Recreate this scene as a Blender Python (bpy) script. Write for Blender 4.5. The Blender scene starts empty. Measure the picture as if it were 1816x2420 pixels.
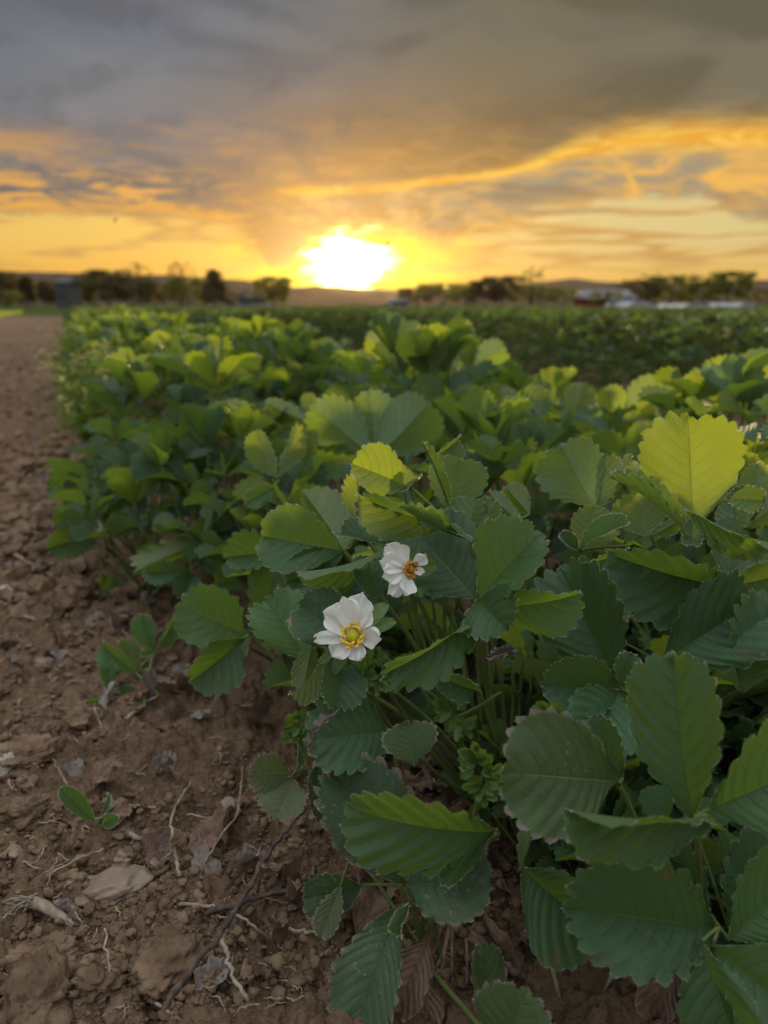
import bpy, math, random
import numpy as np
from mathutils import Vector, Matrix, Quaternion

# ------------------------------------------------------------------ camera
H = 0.38                      # eye height over the path
PITCH = math.radians(14.7)
TANV = 0.649                  # tan of half the tall side
F = 1210.0 / TANV
CP, SP = math.cos(PITCH), math.sin(PITCH)
sc = bpy.context.scene
COL = sc.collection
cam = bpy.data.cameras.new("camera")
cam.sensor_fit = 'VERTICAL'
cam.sensor_height = 36.0
cam.lens = 18.0 / TANV
cam.clip_start = 0.02
cam.clip_end = 12000
cam.dof.use_dof = True
cam.dof.focus_distance = 0.455
cam.dof.aperture_fstop = 7.2
camo = bpy.data.objects.new("camera", cam)
COL.objects.link(camo)
camo.location = (0, 0, H)
camo.rotation_euler = (math.radians(90) - PITCH, 0, 0)
sc.camera = camo
sc.view_settings.view_transform = 'Standard'
sc.view_settings.look = 'None'
sc.view_settings.exposure = 0.0
sc.view_settings.gamma = 1.0
sc.view_settings.use_curve_mapping = False
sc.render.engine = 'CYCLES'
sc.cycles.use_denoising = True
sc.cycles.max_bounces = 8
sc.cycles.volume_bounces = 1
sc.cycles.diffuse_bounces = 4
sc.cycles.transmission_bounces = 6
sc.cycles.sample_clamp_indirect = 6.0

SUN_AZ = -2.6                 # degrees right of +Y
SUN_EL = 4.3

def P(x, y, d):
    """point that lies d metres out along the view axis and shows at photo pixel x, y"""
    u = (x - 908.0) / F
    v = (y - 1210.0) / F
    return Vector((d * u, d * (CP - v * SP), H - d * (v * CP + SP)))

ORG = {1: (0, 500, 1.828), 2: (908, 500, 1.828), 3: (700, 980, 2.973), 4: (1258, 950, 2.973), 5: (0, 1100, 2.371),
       6: (0, 1820, 2.213), 7: (600, 1620, 2.73), 8: (1208, 1620, 2.73), 9: (150, 740, 3.32), 10: (600, 740, 2.554), 0: (0, 0, 1.0)}
def S(r, x, y):
    o = ORG[r]
    return o[0] + x / o[2], o[1] + y / o[2]

def ang(x, y):
    """azimuth and elevation (degrees) of a 1660-wide picture pixel"""
    p = P(x * 1.094, y * 1.094, 1.0) - Vector((0, 0, H))
    p.normalize()
    return math.degrees(math.atan2(p.x, p.y)), math.degrees(math.asin(p.z))

def lin(r, g, b):
    f = lambda c: (c / 255 / 12.92) if c <= 10 else ((c / 255 + 0.055) / 1.055) ** 2.4
    return (f(r), f(g), f(b), 1.0)

# ------------------------------------------------------------------ small node language
class N:
    def __init__(s, nt): s.nt = nt
    def new(s, t, **kw):
        n = s.nt.nodes.new(t)
        for k, v in kw.items(): setattr(n, k, v)
        return n
    def put(s, sock, v):
        if isinstance(v, bpy.types.NodeSocket): s.nt.links.new(v, sock)
        elif v is not None:
            if sock.type == 'RGBA' and len(v) == 3: v = (*v, 1)
            if sock.type == 'VECTOR' and hasattr(v, '__len__') and len(v) == 4: v = v[:3]
            sock.default_value = v
    def m(s, op, a, b=0.0, c=0.0, clamp=False):
        n = s.new('ShaderNodeMath', operation=op, use_clamp=clamp)
        s.put(n.inputs[0], a); s.put(n.inputs[1], b); s.put(n.inputs[2], c)
        return n.outputs[0]
    def add(s, a, b): return s.m('ADD', a, b)
    def sub(s, a, b): return s.m('SUBTRACT', a, b)
    def mul(s, a, b): return s.m('MULTIPLY', a, b)
    def div(s, a, b): return s.m('DIVIDE', a, b)
    def mx(s, a, b): return s.m('MAXIMUM', a, b)
    def mn(s, a, b): return s.m('MINIMUM', a, b)
    def sm(s, x, a, b, lo=0.0, hi=1.0):
        n = s.new('ShaderNodeMapRange', interpolation_type='SMOOTHSTEP')
        if b < a: a, b, lo, hi = b, a, hi, lo
        s.put(n.inputs[0], x); s.put(n.inputs[1], a); s.put(n.inputs[2], b); s.put(n.inputs[3], lo); s.put(n.inputs[4], hi)
        return n.outputs[0]
    def gauss(s, x, mu, sig):
        t = s.div(s.sub(x, mu), sig)
        return s.m('EXPONENT', s.mul(s.mul(t, t), -1.0))
    def mix(s, f, a, b, mode='MIX'):
        n = s.new('ShaderNodeMix', data_type='RGBA', blend_type=mode, clamp_factor=True)
        s.put(n.inputs[0], f); s.put(n.inputs[6], a); s.put(n.inputs[7], b)
        return n.outputs[2]
    def noise(s, vec, scale, detail=3.0, rough=0.5, out=0, dist=0.0):
        n = s.new('ShaderNodeTexNoise')
        s.put(n.inputs['Vector'], vec); s.put(n.inputs['Scale'], scale); s.put(n.inputs['Detail'], detail)
        s.put(n.inputs['Roughness'], rough); s.put(n.inputs['Distortion'], dist)
        return n.outputs[out]
    def vor(s, vec, scale, feat='F1', out=0):
        n = s.new('ShaderNodeTexVoronoi', feature=feat)
        s.put(n.inputs['Vector'], vec); s.put(n.inputs['Scale'], scale)
        return n.outputs[out]
    def vmul(s, v, k):
        n = s.new('ShaderNodeVectorMath', operation='MULTIPLY')
        s.put(n.inputs[0], v); s.put(n.inputs[1], k); return n.outputs[0]
    def vadd(s, v, k):
        n = s.new('ShaderNodeVectorMath', operation='ADD')
        s.put(n.inputs[0], v); s.put(n.inputs[1], k); return n.outputs[0]
    def sep(s, v):
        n = s.new('ShaderNodeSeparateXYZ'); s.put(n.inputs[0], v); return n.outputs
    def comb(s, x, y, z):
        n = s.new('ShaderNodeCombineXYZ'); s.put(n.inputs[0], x); s.put(n.inputs[1], y); s.put(n.inputs[2], z); return n.outputs[0]
    def curve(s, x, pts, lo, hi):
        """value curve through pts (x, y), x within lo..hi"""
        ys = [p[1] for p in pts]; y0, y1 = min(ys) - .1, max(ys) + .1
        n = s.new('ShaderNodeFloatCurve')
        c = n.mapping.curves[0]
        q = sorted(((p[0] - lo) / (hi - lo), (p[1] - y0) / (y1 - y0)) for p in pts)
        c.points[0].location = q[0]; c.points[1].location = q[-1]
        for a in q[1:-1]: c.points.new(*a)
        n.mapping.use_clip = False
        n.mapping.extend = 'HORIZONTAL'
        n.mapping.update()
        s.put(n.inputs['Value'], s.div(s.sub(x, lo), hi - lo))
        return s.add(s.mul(n.outputs[0], y1 - y0), y0)

# ------------------------------------------------------------------ sky
world = bpy.data.worlds.new("World")
sc.world = world
world.use_nodes = True
nt = world.node_tree
nt.nodes.clear()
n = N(nt)
tc = n.new('ShaderNodeTexCoord').outputs['Generated']
x, y, z = n.sep(tc)
az = n.mul(n.m('ARCTAN2', x, y), 180 / math.pi)
el = n.mul(n.m('ARCSINE', z), 180 / math.pi)
# stretched coordinates: clouds lie in flat sheets
flat = n.vmul(tc, (1.0, 1.0, 4.0))
big = n.noise(n.vmul(tc, (1.0, 1.0, 3.0)), 3.2, 3, .5, dist=.6)
mid = n.noise(flat, 9.0, 5, .55, dist=.7)
fin = n.noise(n.vmul(tc, (1.0, 1.0, 5.5)), 20.0, 6, .58, dist=.9)
fc = n.sub(fin, .5); mc = n.sub(mid, .5); bc = n.sub(big, .5)
elw = n.add(el, n.add(n.mul(fc, 1.6), n.mul(mc, 1.4)))

def aepts(l): return [ang(*q) for q in l]
eb = n.curve(az, [(-60, 5.5)] + aepts([(0, 458), (150, 462), (300, 462), (450, 476), (530, 500), (572, 555), (600, 582), (645, 550), (690, 512), (780, 498),
     (870, 505), (950, 522), (1000, 500), (1060, 478), (1150, 450), (1300, 428), (1450, 425), (1560, 440), (1660, 478)]) + [(60, 6.0)], -60, 60)
er = n.curve(az, [(-60, 8.0)] + aepts([(540, 420), (650, 414), (730, 415), (850, 404), (1000, 386), (1150, 360), (1300, 316), (1450, 300), (1660, 300)]) + [(60, 10.0)], -60, 60)
# clear sky low down, over a thin Nishita base
nis = n.new('ShaderNodeTexSky', sky_type='NISHITA')
nis.sun_disc = False
nis.sun_elevation = math.radians(SUN_EL)
nis.sun_rotation = math.radians(SUN_AZ)
nis.air_density = 1.4; nis.dust_density = 3.0
nisc = n.vmul(nis.outputs[0], (.03, .03, .03))
right = n.sm(az, -2, 16)
low = n.mix(right, lin(253, 190, 82), lin(250, 200, 105))
high = n.mix(right, lin(255, 212, 112), lin(238, 216, 150))
clear = n.mix(n.sm(el, 1.0, 5.0), low, high)
clear = n.mix(n.mul(n.gauss(n.noise(n.vmul(tc, (1, 1, 9)), 5, 3), .55, .05), n.sm(el, 1.5, 3)), clear, lin(215, 170, 100))
clear = n.mix(.8, nisc, clear)
dsun = n.m('SQRT', n.add(n.m('POWER', n.mul(n.sub(az, SUN_AZ + .1), .60), 2.0), n.m('POWER', n.sub(el, 3.0), 2.0)))
dsw = n.add(n.add(dsun, n.mul(fc, 4.2)), n.mul(mc, 2.2))
clear = n.mix(n.sm(dsw, 6.0, 2.0), clear, lin(255, 226, 46))
# cloud deck
deck = n.mix(n.sm(n.add(az, n.mul(bc, 12)), -16, 12), lin(104, 111, 122), lin(102, 97, 80))
deck = n.mix(n.sm(n.noise(n.vmul(tc, (1, 1, 2.6)), 5.0, 4, .45, dist=.5), .42, .62, 0, .6), deck, n.mix(n.sm(az, -14, 8), lin(128, 134, 142), lin(130, 123, 103)))
deck = n.mix(n.mul(n.sm(big, .56, .42), n.sm(az, 6, -8, 0, .6)), deck, lin(104, 104, 110))
deck = n.mix(n.mul(n.gauss(az, -17, 9), n.mul(n.sm(el, 17.5, 13.5), n.sm(el, 6, 9, 0, .5))), deck, lin(135, 140, 145))
wg = n.m('EXPONENT', n.mul(n.add(n.m('POWER', n.div(n.sub(az, 0.5), 15.0), 2.0), n.m('POWER', n.div(n.sub(el, 5.5), 6.0), 2.0)), -1.0))
deck = n.mix(n.mul(wg, .9), deck, lin(190, 138, 60))
deck = n.mix(n.mul(n.gauss(elw, 8.0, 3.0), n.sm(fin, .5, .62, 0, .55)), deck, lin(205, 158, 95))
deck = n.mix(n.mul(n.mul(n.gauss(elw, 7.2, 1.5), n.sm(az, -8, -15)), .8), deck, lin(125, 118, 112))
deck = n.mix(n.mul(n.sm(n.noise(n.vadd(n.vmul(tc, (1, 1, 2.8)), (7, 2, 1)), 8.0, 7, .58, dist=.6), .50, .64), n.sm(az, 12, -4, .1, .4)), deck, lin(92, 94, 100))
# under sheet between rim line and clear window
under = n.mix(n.sm(az, -8, 12), lin(186, 150, 98), lin(165, 150, 122))
under = n.mix(n.sm(fin, .45, .62, 0, .7), under, lin(222, 172, 98))
under = n.mix(n.sm(mid, .52, .40, 0, .6), under, lin(140, 122, 96))
mrim = n.sm(n.sub(n.add(el, n.mul(mc, .5)), er), .10, -.22)
mask_r = n.mul(mrim, n.sm(az, -9.5, -6))
col = n.mix(mask_r, deck, under)
# the lit rim itself and the curls at the right
drim = n.sub(n.add(el, n.mul(mc, .5)), er)
rw = n.mul(n.sm(az, 8, 17, .30, .95), n.sm(drim, -.01, .01, .8, 1.15))
rim = n.mul(n.m('EXPONENT', n.mul(n.m('POWER', n.div(drim, rw), 2.0), -1.0)), n.sm(az, -9.0, -5.5))
col = n.mix(n.mul(rim, 1.0), col, n.mix(n.sm(fin, .42, .6), lin(238, 170, 58), lin(255, 202, 88)))
curl = n.mul(n.mul(n.sm(az, 12.5, 16), n.gauss(el, 7.6, 1.7)), n.gauss(n.noise(n.vadd(n.vmul(tc, (1, 1, 2.4)), (3, 1, 0)), 7.5, 3, .5, dist=1.0), .5, .07))
col = n.mix(curl, col, lin(245, 186, 92))
# left edge: lit flakes above the clear window
lf = n.mul(n.mul(n.sm(az, -6, -11), n.gauss(el, n.add(eb, 1.3), 1.3)), n.sm(n.noise(n.vmul(tc, (1, 1, 6)), 16, 4, .6, dist=.8), .46, .6))
col = n.mix(n.mul(lf, .9), col, lin(240, 176, 84))
lf2 = n.mul(n.gauss(az, -23.5, 4.0), n.gauss(elw, 9.6, .7))
col = n.mix(n.mul(lf2, .7), col, lin(205, 155, 95))
# clear window
mclear = n.sm(n.sub(n.add(el, n.add(n.mul(fc, 1.7), n.mul(mc, .8))), eb), .35, -.35)
edge = n.gauss(n.sub(n.add(el, n.mul(fc, 1.7)), eb), .35, .4)
col = n.mix(n.mul(edge, n.sm(az, 10, 2, .1, .65)), col, lin(244, 178, 72))
col = n.mix(mclear, col, clear)
strk = n.mul(n.gauss(n.add(el, n.mul(fc, .5)), 6.0, .13), n.sm(n.m('ABSOLUTE', n.sub(az, 12.0)), 4.5, 2.5))
col = n.mix(n.mul(strk, .7), col, lin(165, 145, 110))
# darker shreds of cloud close round the glow
shred = n.mul(n.mul(n.gauss(az, 0.0, 9.0), n.gauss(el, 6.1, 1.5)), n.sm(n.noise(n.vmul(tc, (1, 1, 3.2)), 15, 5, .6, dist=1.2), .47, .56))
col = n.mix(n.mul(shred, .9), col, lin(146, 112, 66))
col2 = n.mul(n.mul(n.gauss(az, -8.2, 2.2), n.gauss(el, 4.4, 1.6)), n.sm(fin, .36, .52))
col = n.mix(n.mul(col2, .85), col, lin(156, 122, 68))
# sun burning through
core = n.mul(n.sm(dsw, 2.1, .6), n.sm(n.sub(n.add(el, n.mul(fc, 1.2)), eb), .7, -.3))
col = n.mix(core, col, (7.0, 5.6, 2.6, 1))
# unseen sky overhead and behind, raised brighter and bluer to light the foreground
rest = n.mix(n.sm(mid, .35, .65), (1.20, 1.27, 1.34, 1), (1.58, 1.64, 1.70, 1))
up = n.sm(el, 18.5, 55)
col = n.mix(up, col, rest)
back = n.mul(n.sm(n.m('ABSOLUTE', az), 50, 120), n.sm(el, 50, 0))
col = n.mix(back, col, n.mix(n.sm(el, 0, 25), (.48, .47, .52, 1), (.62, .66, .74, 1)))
col = n.mix(n.sm(el, 0.0, -2.0), col, (.05, .05, .04, 1))
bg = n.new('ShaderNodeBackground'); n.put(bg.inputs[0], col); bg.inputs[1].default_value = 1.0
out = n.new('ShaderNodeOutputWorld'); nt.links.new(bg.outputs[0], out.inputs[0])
world.cycles.sampling_method = 'MANUAL'
world.cycles.sample_map_resolution = 1024

sund = bpy.data.lights.new("sun", 'SUN')
sund.energy = 5.0
sund.angle = math.radians(3.5)
sund.color = (1.0, 0.72, 0.34)
suno = bpy.data.objects.new("sun", sund)
COL.objects.link(suno)
a_, e_ = math.radians(SUN_AZ), math.radians(SUN_EL)
sdir = Vector((math.sin(a_) * math.cos(e_), math.cos(a_) * math.cos(e_), math.sin(e_)))
suno.rotation_euler = sdir.to_track_quat('Z', 'Y').to_euler()
suno.location = (0, 20, 5)
# ------------------------------------------------------------------ tools
rng = np.random.default_rng(7)
random.seed(7)

def make_mesh(name, verts, faces, mats=(), uv=None, smooth=True, midx=None, attr=None):
    """verts (n,3); faces: (m,3) or (m,4) array or list of arrays"""
    me = bpy.data.meshes.new(name)
    verts = np.asarray(verts, dtype=np.float32)
    if isinstance(faces, np.ndarray): faces = [faces]
    faces = [np.asarray(f, dtype=np.int32) for f in faces if len(f)]
    me.vertices.add(len(verts)); me.vertices.foreach_set('co', verts.ravel())
    nl = sum(f.size for f in faces); npoly = sum(len(f) for f in faces)
    me.loops.add(nl); me.polygons.add(npoly)
    li = np.concatenate([f.ravel() for f in faces])
    tot = np.concatenate([np.full(len(f), f.shape[1], np.int32) for f in faces])
    start = np.concatenate([[0], np.cumsum(tot)[:-1]]).astype(np.int32)
    me.loops.foreach_set('vertex_index', li)
    me.polygons.foreach_set('loop_start', start)
    me.polygons.foreach_set('loop_total', tot)
    me.polygons.foreach_set('use_smooth', np.full(npoly, smooth, bool))
    if uv is not None:
        l = me.uv_layers.new(name='UVMap')
        l.data.foreach_set('uv', np.asarray(uv, np.float32)[li].ravel())
    if attr is not None:
        a = me.attributes.new('tone', 'FLOAT', 'POINT')
        a.data.foreach_set('value', np.asarray(attr, np.float32))
    for m in mats: me.materials.append(m)
    if midx is not None: me.polygons.foreach_set('material_index', np.asarray(midx, np.int32))
    me.update(calc_edges=True)
    me.validate()
    return me

def link(name, me, parent=None, mat=None, **props):
    o = bpy.data.objects.new(name, me)
    COL.objects.link(o)
    if parent is not None: o.parent = parent
    if mat is not None: o.matrix_world = mat if parent is None else mat
    for k, v in props.items(): o[k] = v
    return o

def thing(name, label, cat, loc=(0, 0, 0), group=None, me=None, rot=None):
    o = bpy.data.objects.new(name, me)
    COL.objects.link(o)
    o.location = loc
    if rot is not None: o.rotation_euler = rot
    o['label'] = label; o['category'] = cat
    if group: o['group'] = group
    return o

def part(name, me, parent, m=None):
    o = bpy.data.objects.new(name, me)
    COL.objects.link(o)
    o.parent = parent
    if m is not None: o.matrix_local = m
    return o

class Acc:
    """collects geometry for one mesh"""
    def __init__(s): s.v = []; s.f = {3: [], 4: []}; s.uv = []; s.n = 0; s.t = []
    def put(s, v, f, uv=None, tone=0.5):
        v = np.asarray(v, np.float32).reshape(-1, 3); f = np.asarray(f, np.int32)
        s.v.append(v); s.f[f.shape[1]].append(f + s.n)
        s.uv.append(np.zeros((len(v), 2), np.float32) if uv is None else uv)
        s.t.append(np.full(len(v), tone, np.float32)); s.n += len(v)
    def mesh(s, name, mats, smooth=True):
        fs = [np.concatenate(q) for q in s.f.values() if q]
        return make_mesh(name, np.concatenate(s.v), fs, mats, uv=np.concatenate(s.uv), smooth=smooth, attr=np.concatenate(s.t))

def tube(pts, rad, k=6, cap=True):
    """tube through pts with radius (scalar or list)"""
    pts = np.asarray(pts, float); m = len(pts)
    rad = np.broadcast_to(np.asarray(rad, float), (m,))
    t = np.gradient(pts, axis=0); t /= np.linalg.norm(t, axis=1)[:, None] + 1e-12
    ref = np.array([0, 0, 1.0]) if abs(t[0][2]) < .9 else np.array([1.0, 0, 0])
    vs = []
    a = np.linspace(0, 2 * np.pi, k, endpoint=False)
    for i in range(m):
        s1 = np.cross(t[i], ref); s1 /= np.linalg.norm(s1) + 1e-12
        s2 = np.cross(t[i], s1); ref = np.cross(s1, t[i])
        vs.append(pts[i] + rad[i] * (np.cos(a)[:, None] * s1 + np.sin(a)[:, None] * s2))
    v = np.concatenate(vs)
    i, j = np.meshgrid(np.arange(m - 1), np.arange(k), indexing='ij')
    f = np.stack([i * k + j, i * k + (j + 1) % k, (i + 1) * k + (j + 1) % k, (i + 1) * k + j], -1).reshape(-1, 4)
    return v, f

def bez(p0, p1, p2, n=8):
    t = np.linspace(0, 1, n)[:, None]
    p0, p1, p2 = map(lambda q: np.asarray(q, float), (p0, p1, p2))
    return (1 - t) ** 2 * p0 + 2 * t * (1 - t) * p1 + t * t * p2

def spline(pts, per=6):
    """Catmull-Rom through pts"""
    p = np.asarray(pts, float)
    p = np.concatenate([[2 * p[0] - p[1]], p, [2 * p[-1] - p[-2]]])
    out = []
    for i in range(1, len(p) - 2):
        for t in np.linspace(0, 1, per, endpoint=False):
            a, b, c, d = p[i - 1], p[i], p[i + 1], p[i + 2]
            out.append(.5 * (2 * b + (c - a) * t + (2 * a - 5 * b + 4 * c - d) * t * t + (3 * b - a - 3 * c + d) * t ** 3))
    out.append(p[-2])
    return np.array(out)

# noise in numpy
def _h(ix, iy, s):
    h = (ix.astype(np.int64) * 374761393 + iy.astype(np.int64) * 668265263 + s * 1442695041) & 0xffffffff
    h = ((h ^ (h >> 13)) * 1274126177) & 0xffffffff
    return ((h ^ (h >> 16)) & 0xffffff) / float(0xffffff)
def vnoise(x, y, s=0):
    ix, iy = np.floor(x), np.floor(y); fx, fy = x - ix, y - iy
    ux, uy = fx * fx * (3 - 2 * fx), fy * fy * (3 - 2 * fy)
    a, b, c, d = _h(ix, iy, s), _h(ix + 1, iy, s), _h(ix, iy + 1, s), _h(ix + 1, iy + 1, s)
    return (a * (1 - ux) + b * ux) * (1 - uy) + (c * (1 - ux) + d * ux) * uy - .5
def fbm(x, y, o=4, s=0):
    r = np.zeros_like(x); a = 1.0
    for i in range(o):
        r += a * vnoise(x, y, s + i * 17); x = x * 2.03 + 5.2; y = y * 2.03 - 3.1; a *= .5
    return r
def lumps(x, y, s=0, keep=1.0):
    """rounded lumps, one per jittered cell: height 0..1 at unit cell size"""
    ix, iy = np.floor(x), np.floor(y); r = np.zeros_like(x)
    for di in (-1, 0, 1):
        for dj in (-1, 0, 1):
            cx, cy = ix + di, iy + dj
            px = cx + .15 + .7 * _h(cx, cy, s); py = cy + .15 + .7 * _h(cx, cy, s + 5)
            R = .28 + .42 * _h(cx, cy, s + 9); k = _h(cx, cy, s + 13) < keep
            q = 1 + .5 * (_h(cx, cy, s + 21) - .5)
            dd = ((x - px) * q) ** 2 + ((y - py) / q) ** 2
            r = np.maximum(r, np.where(k, np.sqrt(np.maximum(R * R - dd, 0)), 0))
    return r

ROW = math.radians(21.4)              # rows run this far left of the view
RD = np.array([-math.sin(ROW), math.cos(ROW)])       # along the row
RN = np.array([math.cos(ROW), math.sin(ROW)])        # across it, to the right
EDGE0 = 0.0                           # distance of the bed's left edge across the row
def across(x, y): return x * RN[0] + y * RN[1]
def along(x, y): return x * RD[0] + y * RD[1]
def smooth01(t): t = np.clip(t, 0, 1); return t * t * (3 - 2 * t)
def ground_coarse(x, y):
    x = np.asarray(x, float); y = np.asarray(y, float)
    c = across(x, y)
    z = .012 * smooth01((c + .02) / .25) - .03 * np.exp(-((c - 1.38) / .13) ** 2)
    z = z + .016 * fbm(x * 3.1, y * 3.1, 2, 3)
    return z
def ground_z(x, y):
    x = np.asarray(x, float); y = np.asarray(y, float)
    d = np.hypot(x, y)
    k = np.clip(4.5 / (d + 1e-6), 0, 1)
    z = ground_coarse(x, y)
    z = z + k * (.022 * lumps(x * 11, y * 11, 1, .6) * (1 + 1.2 * fbm(x * 60, y * 60, 3, 71)) + .013 * lumps(x * 27, y * 27, 2, .8))
    k2 = np.clip(2.2 / (d + 1e-6) - .2, 0, 1)
    z = z + k2 * (.0085 * lumps(x * 62, y * 62, 4, .85) + .0052 * lumps(x * 135, y * 135, 6, .85) + .0030 * lumps(x * 290, y * 290, 14, .8) + .005 * fbm(x * 70, y * 70, 4, 8))
    return z
def gz(x, y): return float(ground_z(np.array([x]), np.array([y]))[0])
def onground(px, py, dz=0.0):
    """where the view ray through photo pixel meets the ground"""
    a = P(px, py, 1.0) - Vector((0, 0, H))
    t = H / -a.z
    for _ in range(12):
        q = Vector((0, 0, H)) + a * t
        t = (H - gz(q.x, q.y) - dz) / -a.z
    return Vector((0, 0, H)) + a * t
# ------------------------------------------------------------------ materials
def new_mat(name):
    m = bpy.data.materials.new(name); m.use_nodes = True
    m.node_tree.nodes.clear()
    return m, N(m.node_tree)
def finish(m, n, shader, disp=None):
    o = n.new('ShaderNodeOutputMaterial'); m.node_tree.links.new(shader, o.inputs[0])
    return m
def principled(n, col, rough=.6, spec=.4, normal=None, **kw):
    b = n.new('ShaderNodeBsdfPrincipled')
    n.put(b.inputs['Base Color'], col); n.put(b.inputs['Roughness'], rough); n.put(b.inputs['Specular IOR Level'], spec)
    if normal is not None: n.put(b.inputs['Normal'], normal)
    for k, v in kw.items(): n.put(b.inputs[k], v)
    return b.outputs[0]
def bump(n, h, strength=.5, dist=.001):
    b = n.new('ShaderNodeBump'); n.put(b.inputs['Height'], h); n.put(b.inputs['Strength'], strength); n.put(b.inputs['Distance'], dist)
    return b.outputs[0]

def leaf_material(name, top, back, trans, tw=.42, rough=.48, dust=0.0, tips=0.0, spec=.35):
    m, n = new_mat(name)
    uv = n.new('ShaderNodeUVMap'); uv.uv_map = 'UVMap'
    u, v, _ = n.sep(uv.outputs[0])
    ob = n.new('ShaderNodeTexCoord').outputs['Object']
    rnd = n.new('ShaderNodeObjectInfo').outputs['Random']
    tone = n.new('ShaderNodeAttribute'); tone.attribute_name = 'tone'
    f = n.m('FRACT', u)
    dv = n.m('ABSOLUTE', n.sub(f, .5))
    vein = n.mul(n.sm(dv, .075, .012), n.sm(v, 1.0, .1, .15, 1))
    midrib = n.sm(v, .030, .008)
    vein = n.mx(vein, midrib)
    # side branches of the veins
    br = n.m('ABSOLUTE', n.sub(n.m('FRACT', n.add(n.mul(v, 7.0), n.mul(dv, 3.2))), .5))
    fine = n.mul(n.sm(br, .12, .03), .28)
    net = n.sm(n.vor(ob, 900, 'DISTANCE_TO_EDGE'), .08, .0)
    geo = n.new('ShaderNodeNewGeometry').outputs['Backfacing']
    blot = n.noise(ob, 55, 4, .6)
    rv = n.add(n.mul(n.sub(rnd, .5), .8), n.sub(tone.outputs['Fac'], .5))
    t1 = tuple(c * .62 for c in top); t2 = tuple(min(1, c * 1.45) for c in top)
    ct = n.mix(n.add(.5, n.add(n.mul(rv, .8), n.mul(n.sub(blot, .5), 1.3))), t1, t2)
    ct = n.mix(n.mul(n.mx(vein, n.mul(fine, .7)), .75), ct, tuple(c * .55 for c in top))
    ct = n.mix(n.mul(midrib, .6), ct, (top[0] * 1.7 + .02, top[1] * 1.5, top[2] * .9))
    ct = n.mix(n.mul(n.sm(v, .975, .998), .35), ct, (.17, .24, .09))
    cb = n.mix(n.mul(n.mx(vein, n.mul(net, .3)), .7), n.mix(blot, back, tuple(c * .75 for c in back)), tuple(min(1, c * 1.6) for c in back))
    if tips:
        tipm = n.mul(n.sm(v, .93, .965), n.sm(dv, .36, .2))
        ct = n.mix(n.mul(tipm, tips), ct, (.30, .19, .19)); cb = n.mix(n.mul(tipm, tips), cb, (.22, .12, .10))
    if dust:
        dm = n.mul(n.sm(n.noise(ob, 420, 3, .6), .58, .70), n.sm(n.noise(ob, 42, 3, .55), .44, .64))
        dm2 = n.sm(n.noise(ob, 30, 4, .6), .5, .75)
        ct = n.mix(n.mul(dm, dust), ct, (.32, .32, .29)); ct = n.mix(n.mul(dm2, dust * .35), ct, (.16, .16, .11))
    ct = n.mix(n.sm(n.vor(ob, 330), .10, .05, 0, .55), ct, tuple(c * 1.8 + .03 for c in top))
    rimb = n.mul(n.sm(n.noise(ob, 75, 3, .6), .655, .70), n.sm(v, .90, .96))
    ct = n.mix(rimb, ct, (.26, .14, .08)); cb = n.mix(rimb, cb, (.28, .16, .09))
    brown = n.mul(n.sm(n.noise(ob, 23, 3, .6), .69, .74), .8)
    ct = n.mix(brown, ct, (.14, .08, .035))
    h = n.add(n.add(n.add(n.mul(n.m('COSINE', n.mul(f, 6.2832)), n.mul(n.sm(v, 0, .35), .17)), n.mul(vein, -1.1)), n.mul(fine, -.7)), n.add(n.mul(n.noise(ob, 1500, 2), .25), n.mul(n.noise(ob, 230, 4, .65), 1.7)))
    nb = bump(n, h, .6, .0006)
    pr = principled(n, n.mix(geo, ct, cb), n.add(rough, n.mul(blot, .12)), spec, nb)
    tr = n.new('ShaderNodeBsdfTranslucent')
    ctr = n.mix(n.add(.5, n.mul(rv, .6)), tuple(c * .75 for c in trans), tuple(c * 1.2 for c in trans))
    ctr = n.mix(n.mul(vein, .45), ctr, tuple(c * .55 for c in trans))
    ctr = n.mix(n.mul(net, .2), ctr, tuple(c * .7 for c in trans))
    n.put(tr.inputs[0], n.mix(n.sm(blot, .35, .65, 0, .3), ctr, tuple(c * .6 for c in trans)))
    n.put(tr.inputs['Normal'], nb)
    mx = n.new('ShaderNodeMixShader'); mx.inputs[0].default_value = tw
    m.node_tree.links.new(pr, mx.inputs[1]); m.node_tree.links.new(tr.outputs[0], mx.inputs[2])
    return finish(m, n, mx.outputs[0])

M = {}
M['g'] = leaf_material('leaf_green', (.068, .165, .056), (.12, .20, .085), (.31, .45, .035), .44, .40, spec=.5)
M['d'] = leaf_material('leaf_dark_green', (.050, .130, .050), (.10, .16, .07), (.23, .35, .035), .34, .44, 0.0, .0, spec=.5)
M['y'] = leaf_material('leaf_young', (.085, .175, .045), (.15, .215, .075), (.38, .49, .030), .50, .42, spec=.5)
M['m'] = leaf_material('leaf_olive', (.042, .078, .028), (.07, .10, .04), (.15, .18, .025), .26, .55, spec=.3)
M['p'] = leaf_material('leaf_dusty', (.068, .125, .062), (.10, .15, .08), (.18, .28, .04), .30, .55, .9, .35)
M['o'] = leaf_material('leaf_old_rough', (.085, .145, .050), (.12, .17, .08), (.24, .34, .04), .35, .5, .45, .6)
M['a'] = leaf_material('leaf_ageing', (.15, .19, .10), (.16, .20, .12), (.30, .36, .08), .35, .65, .8, .6)

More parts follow.
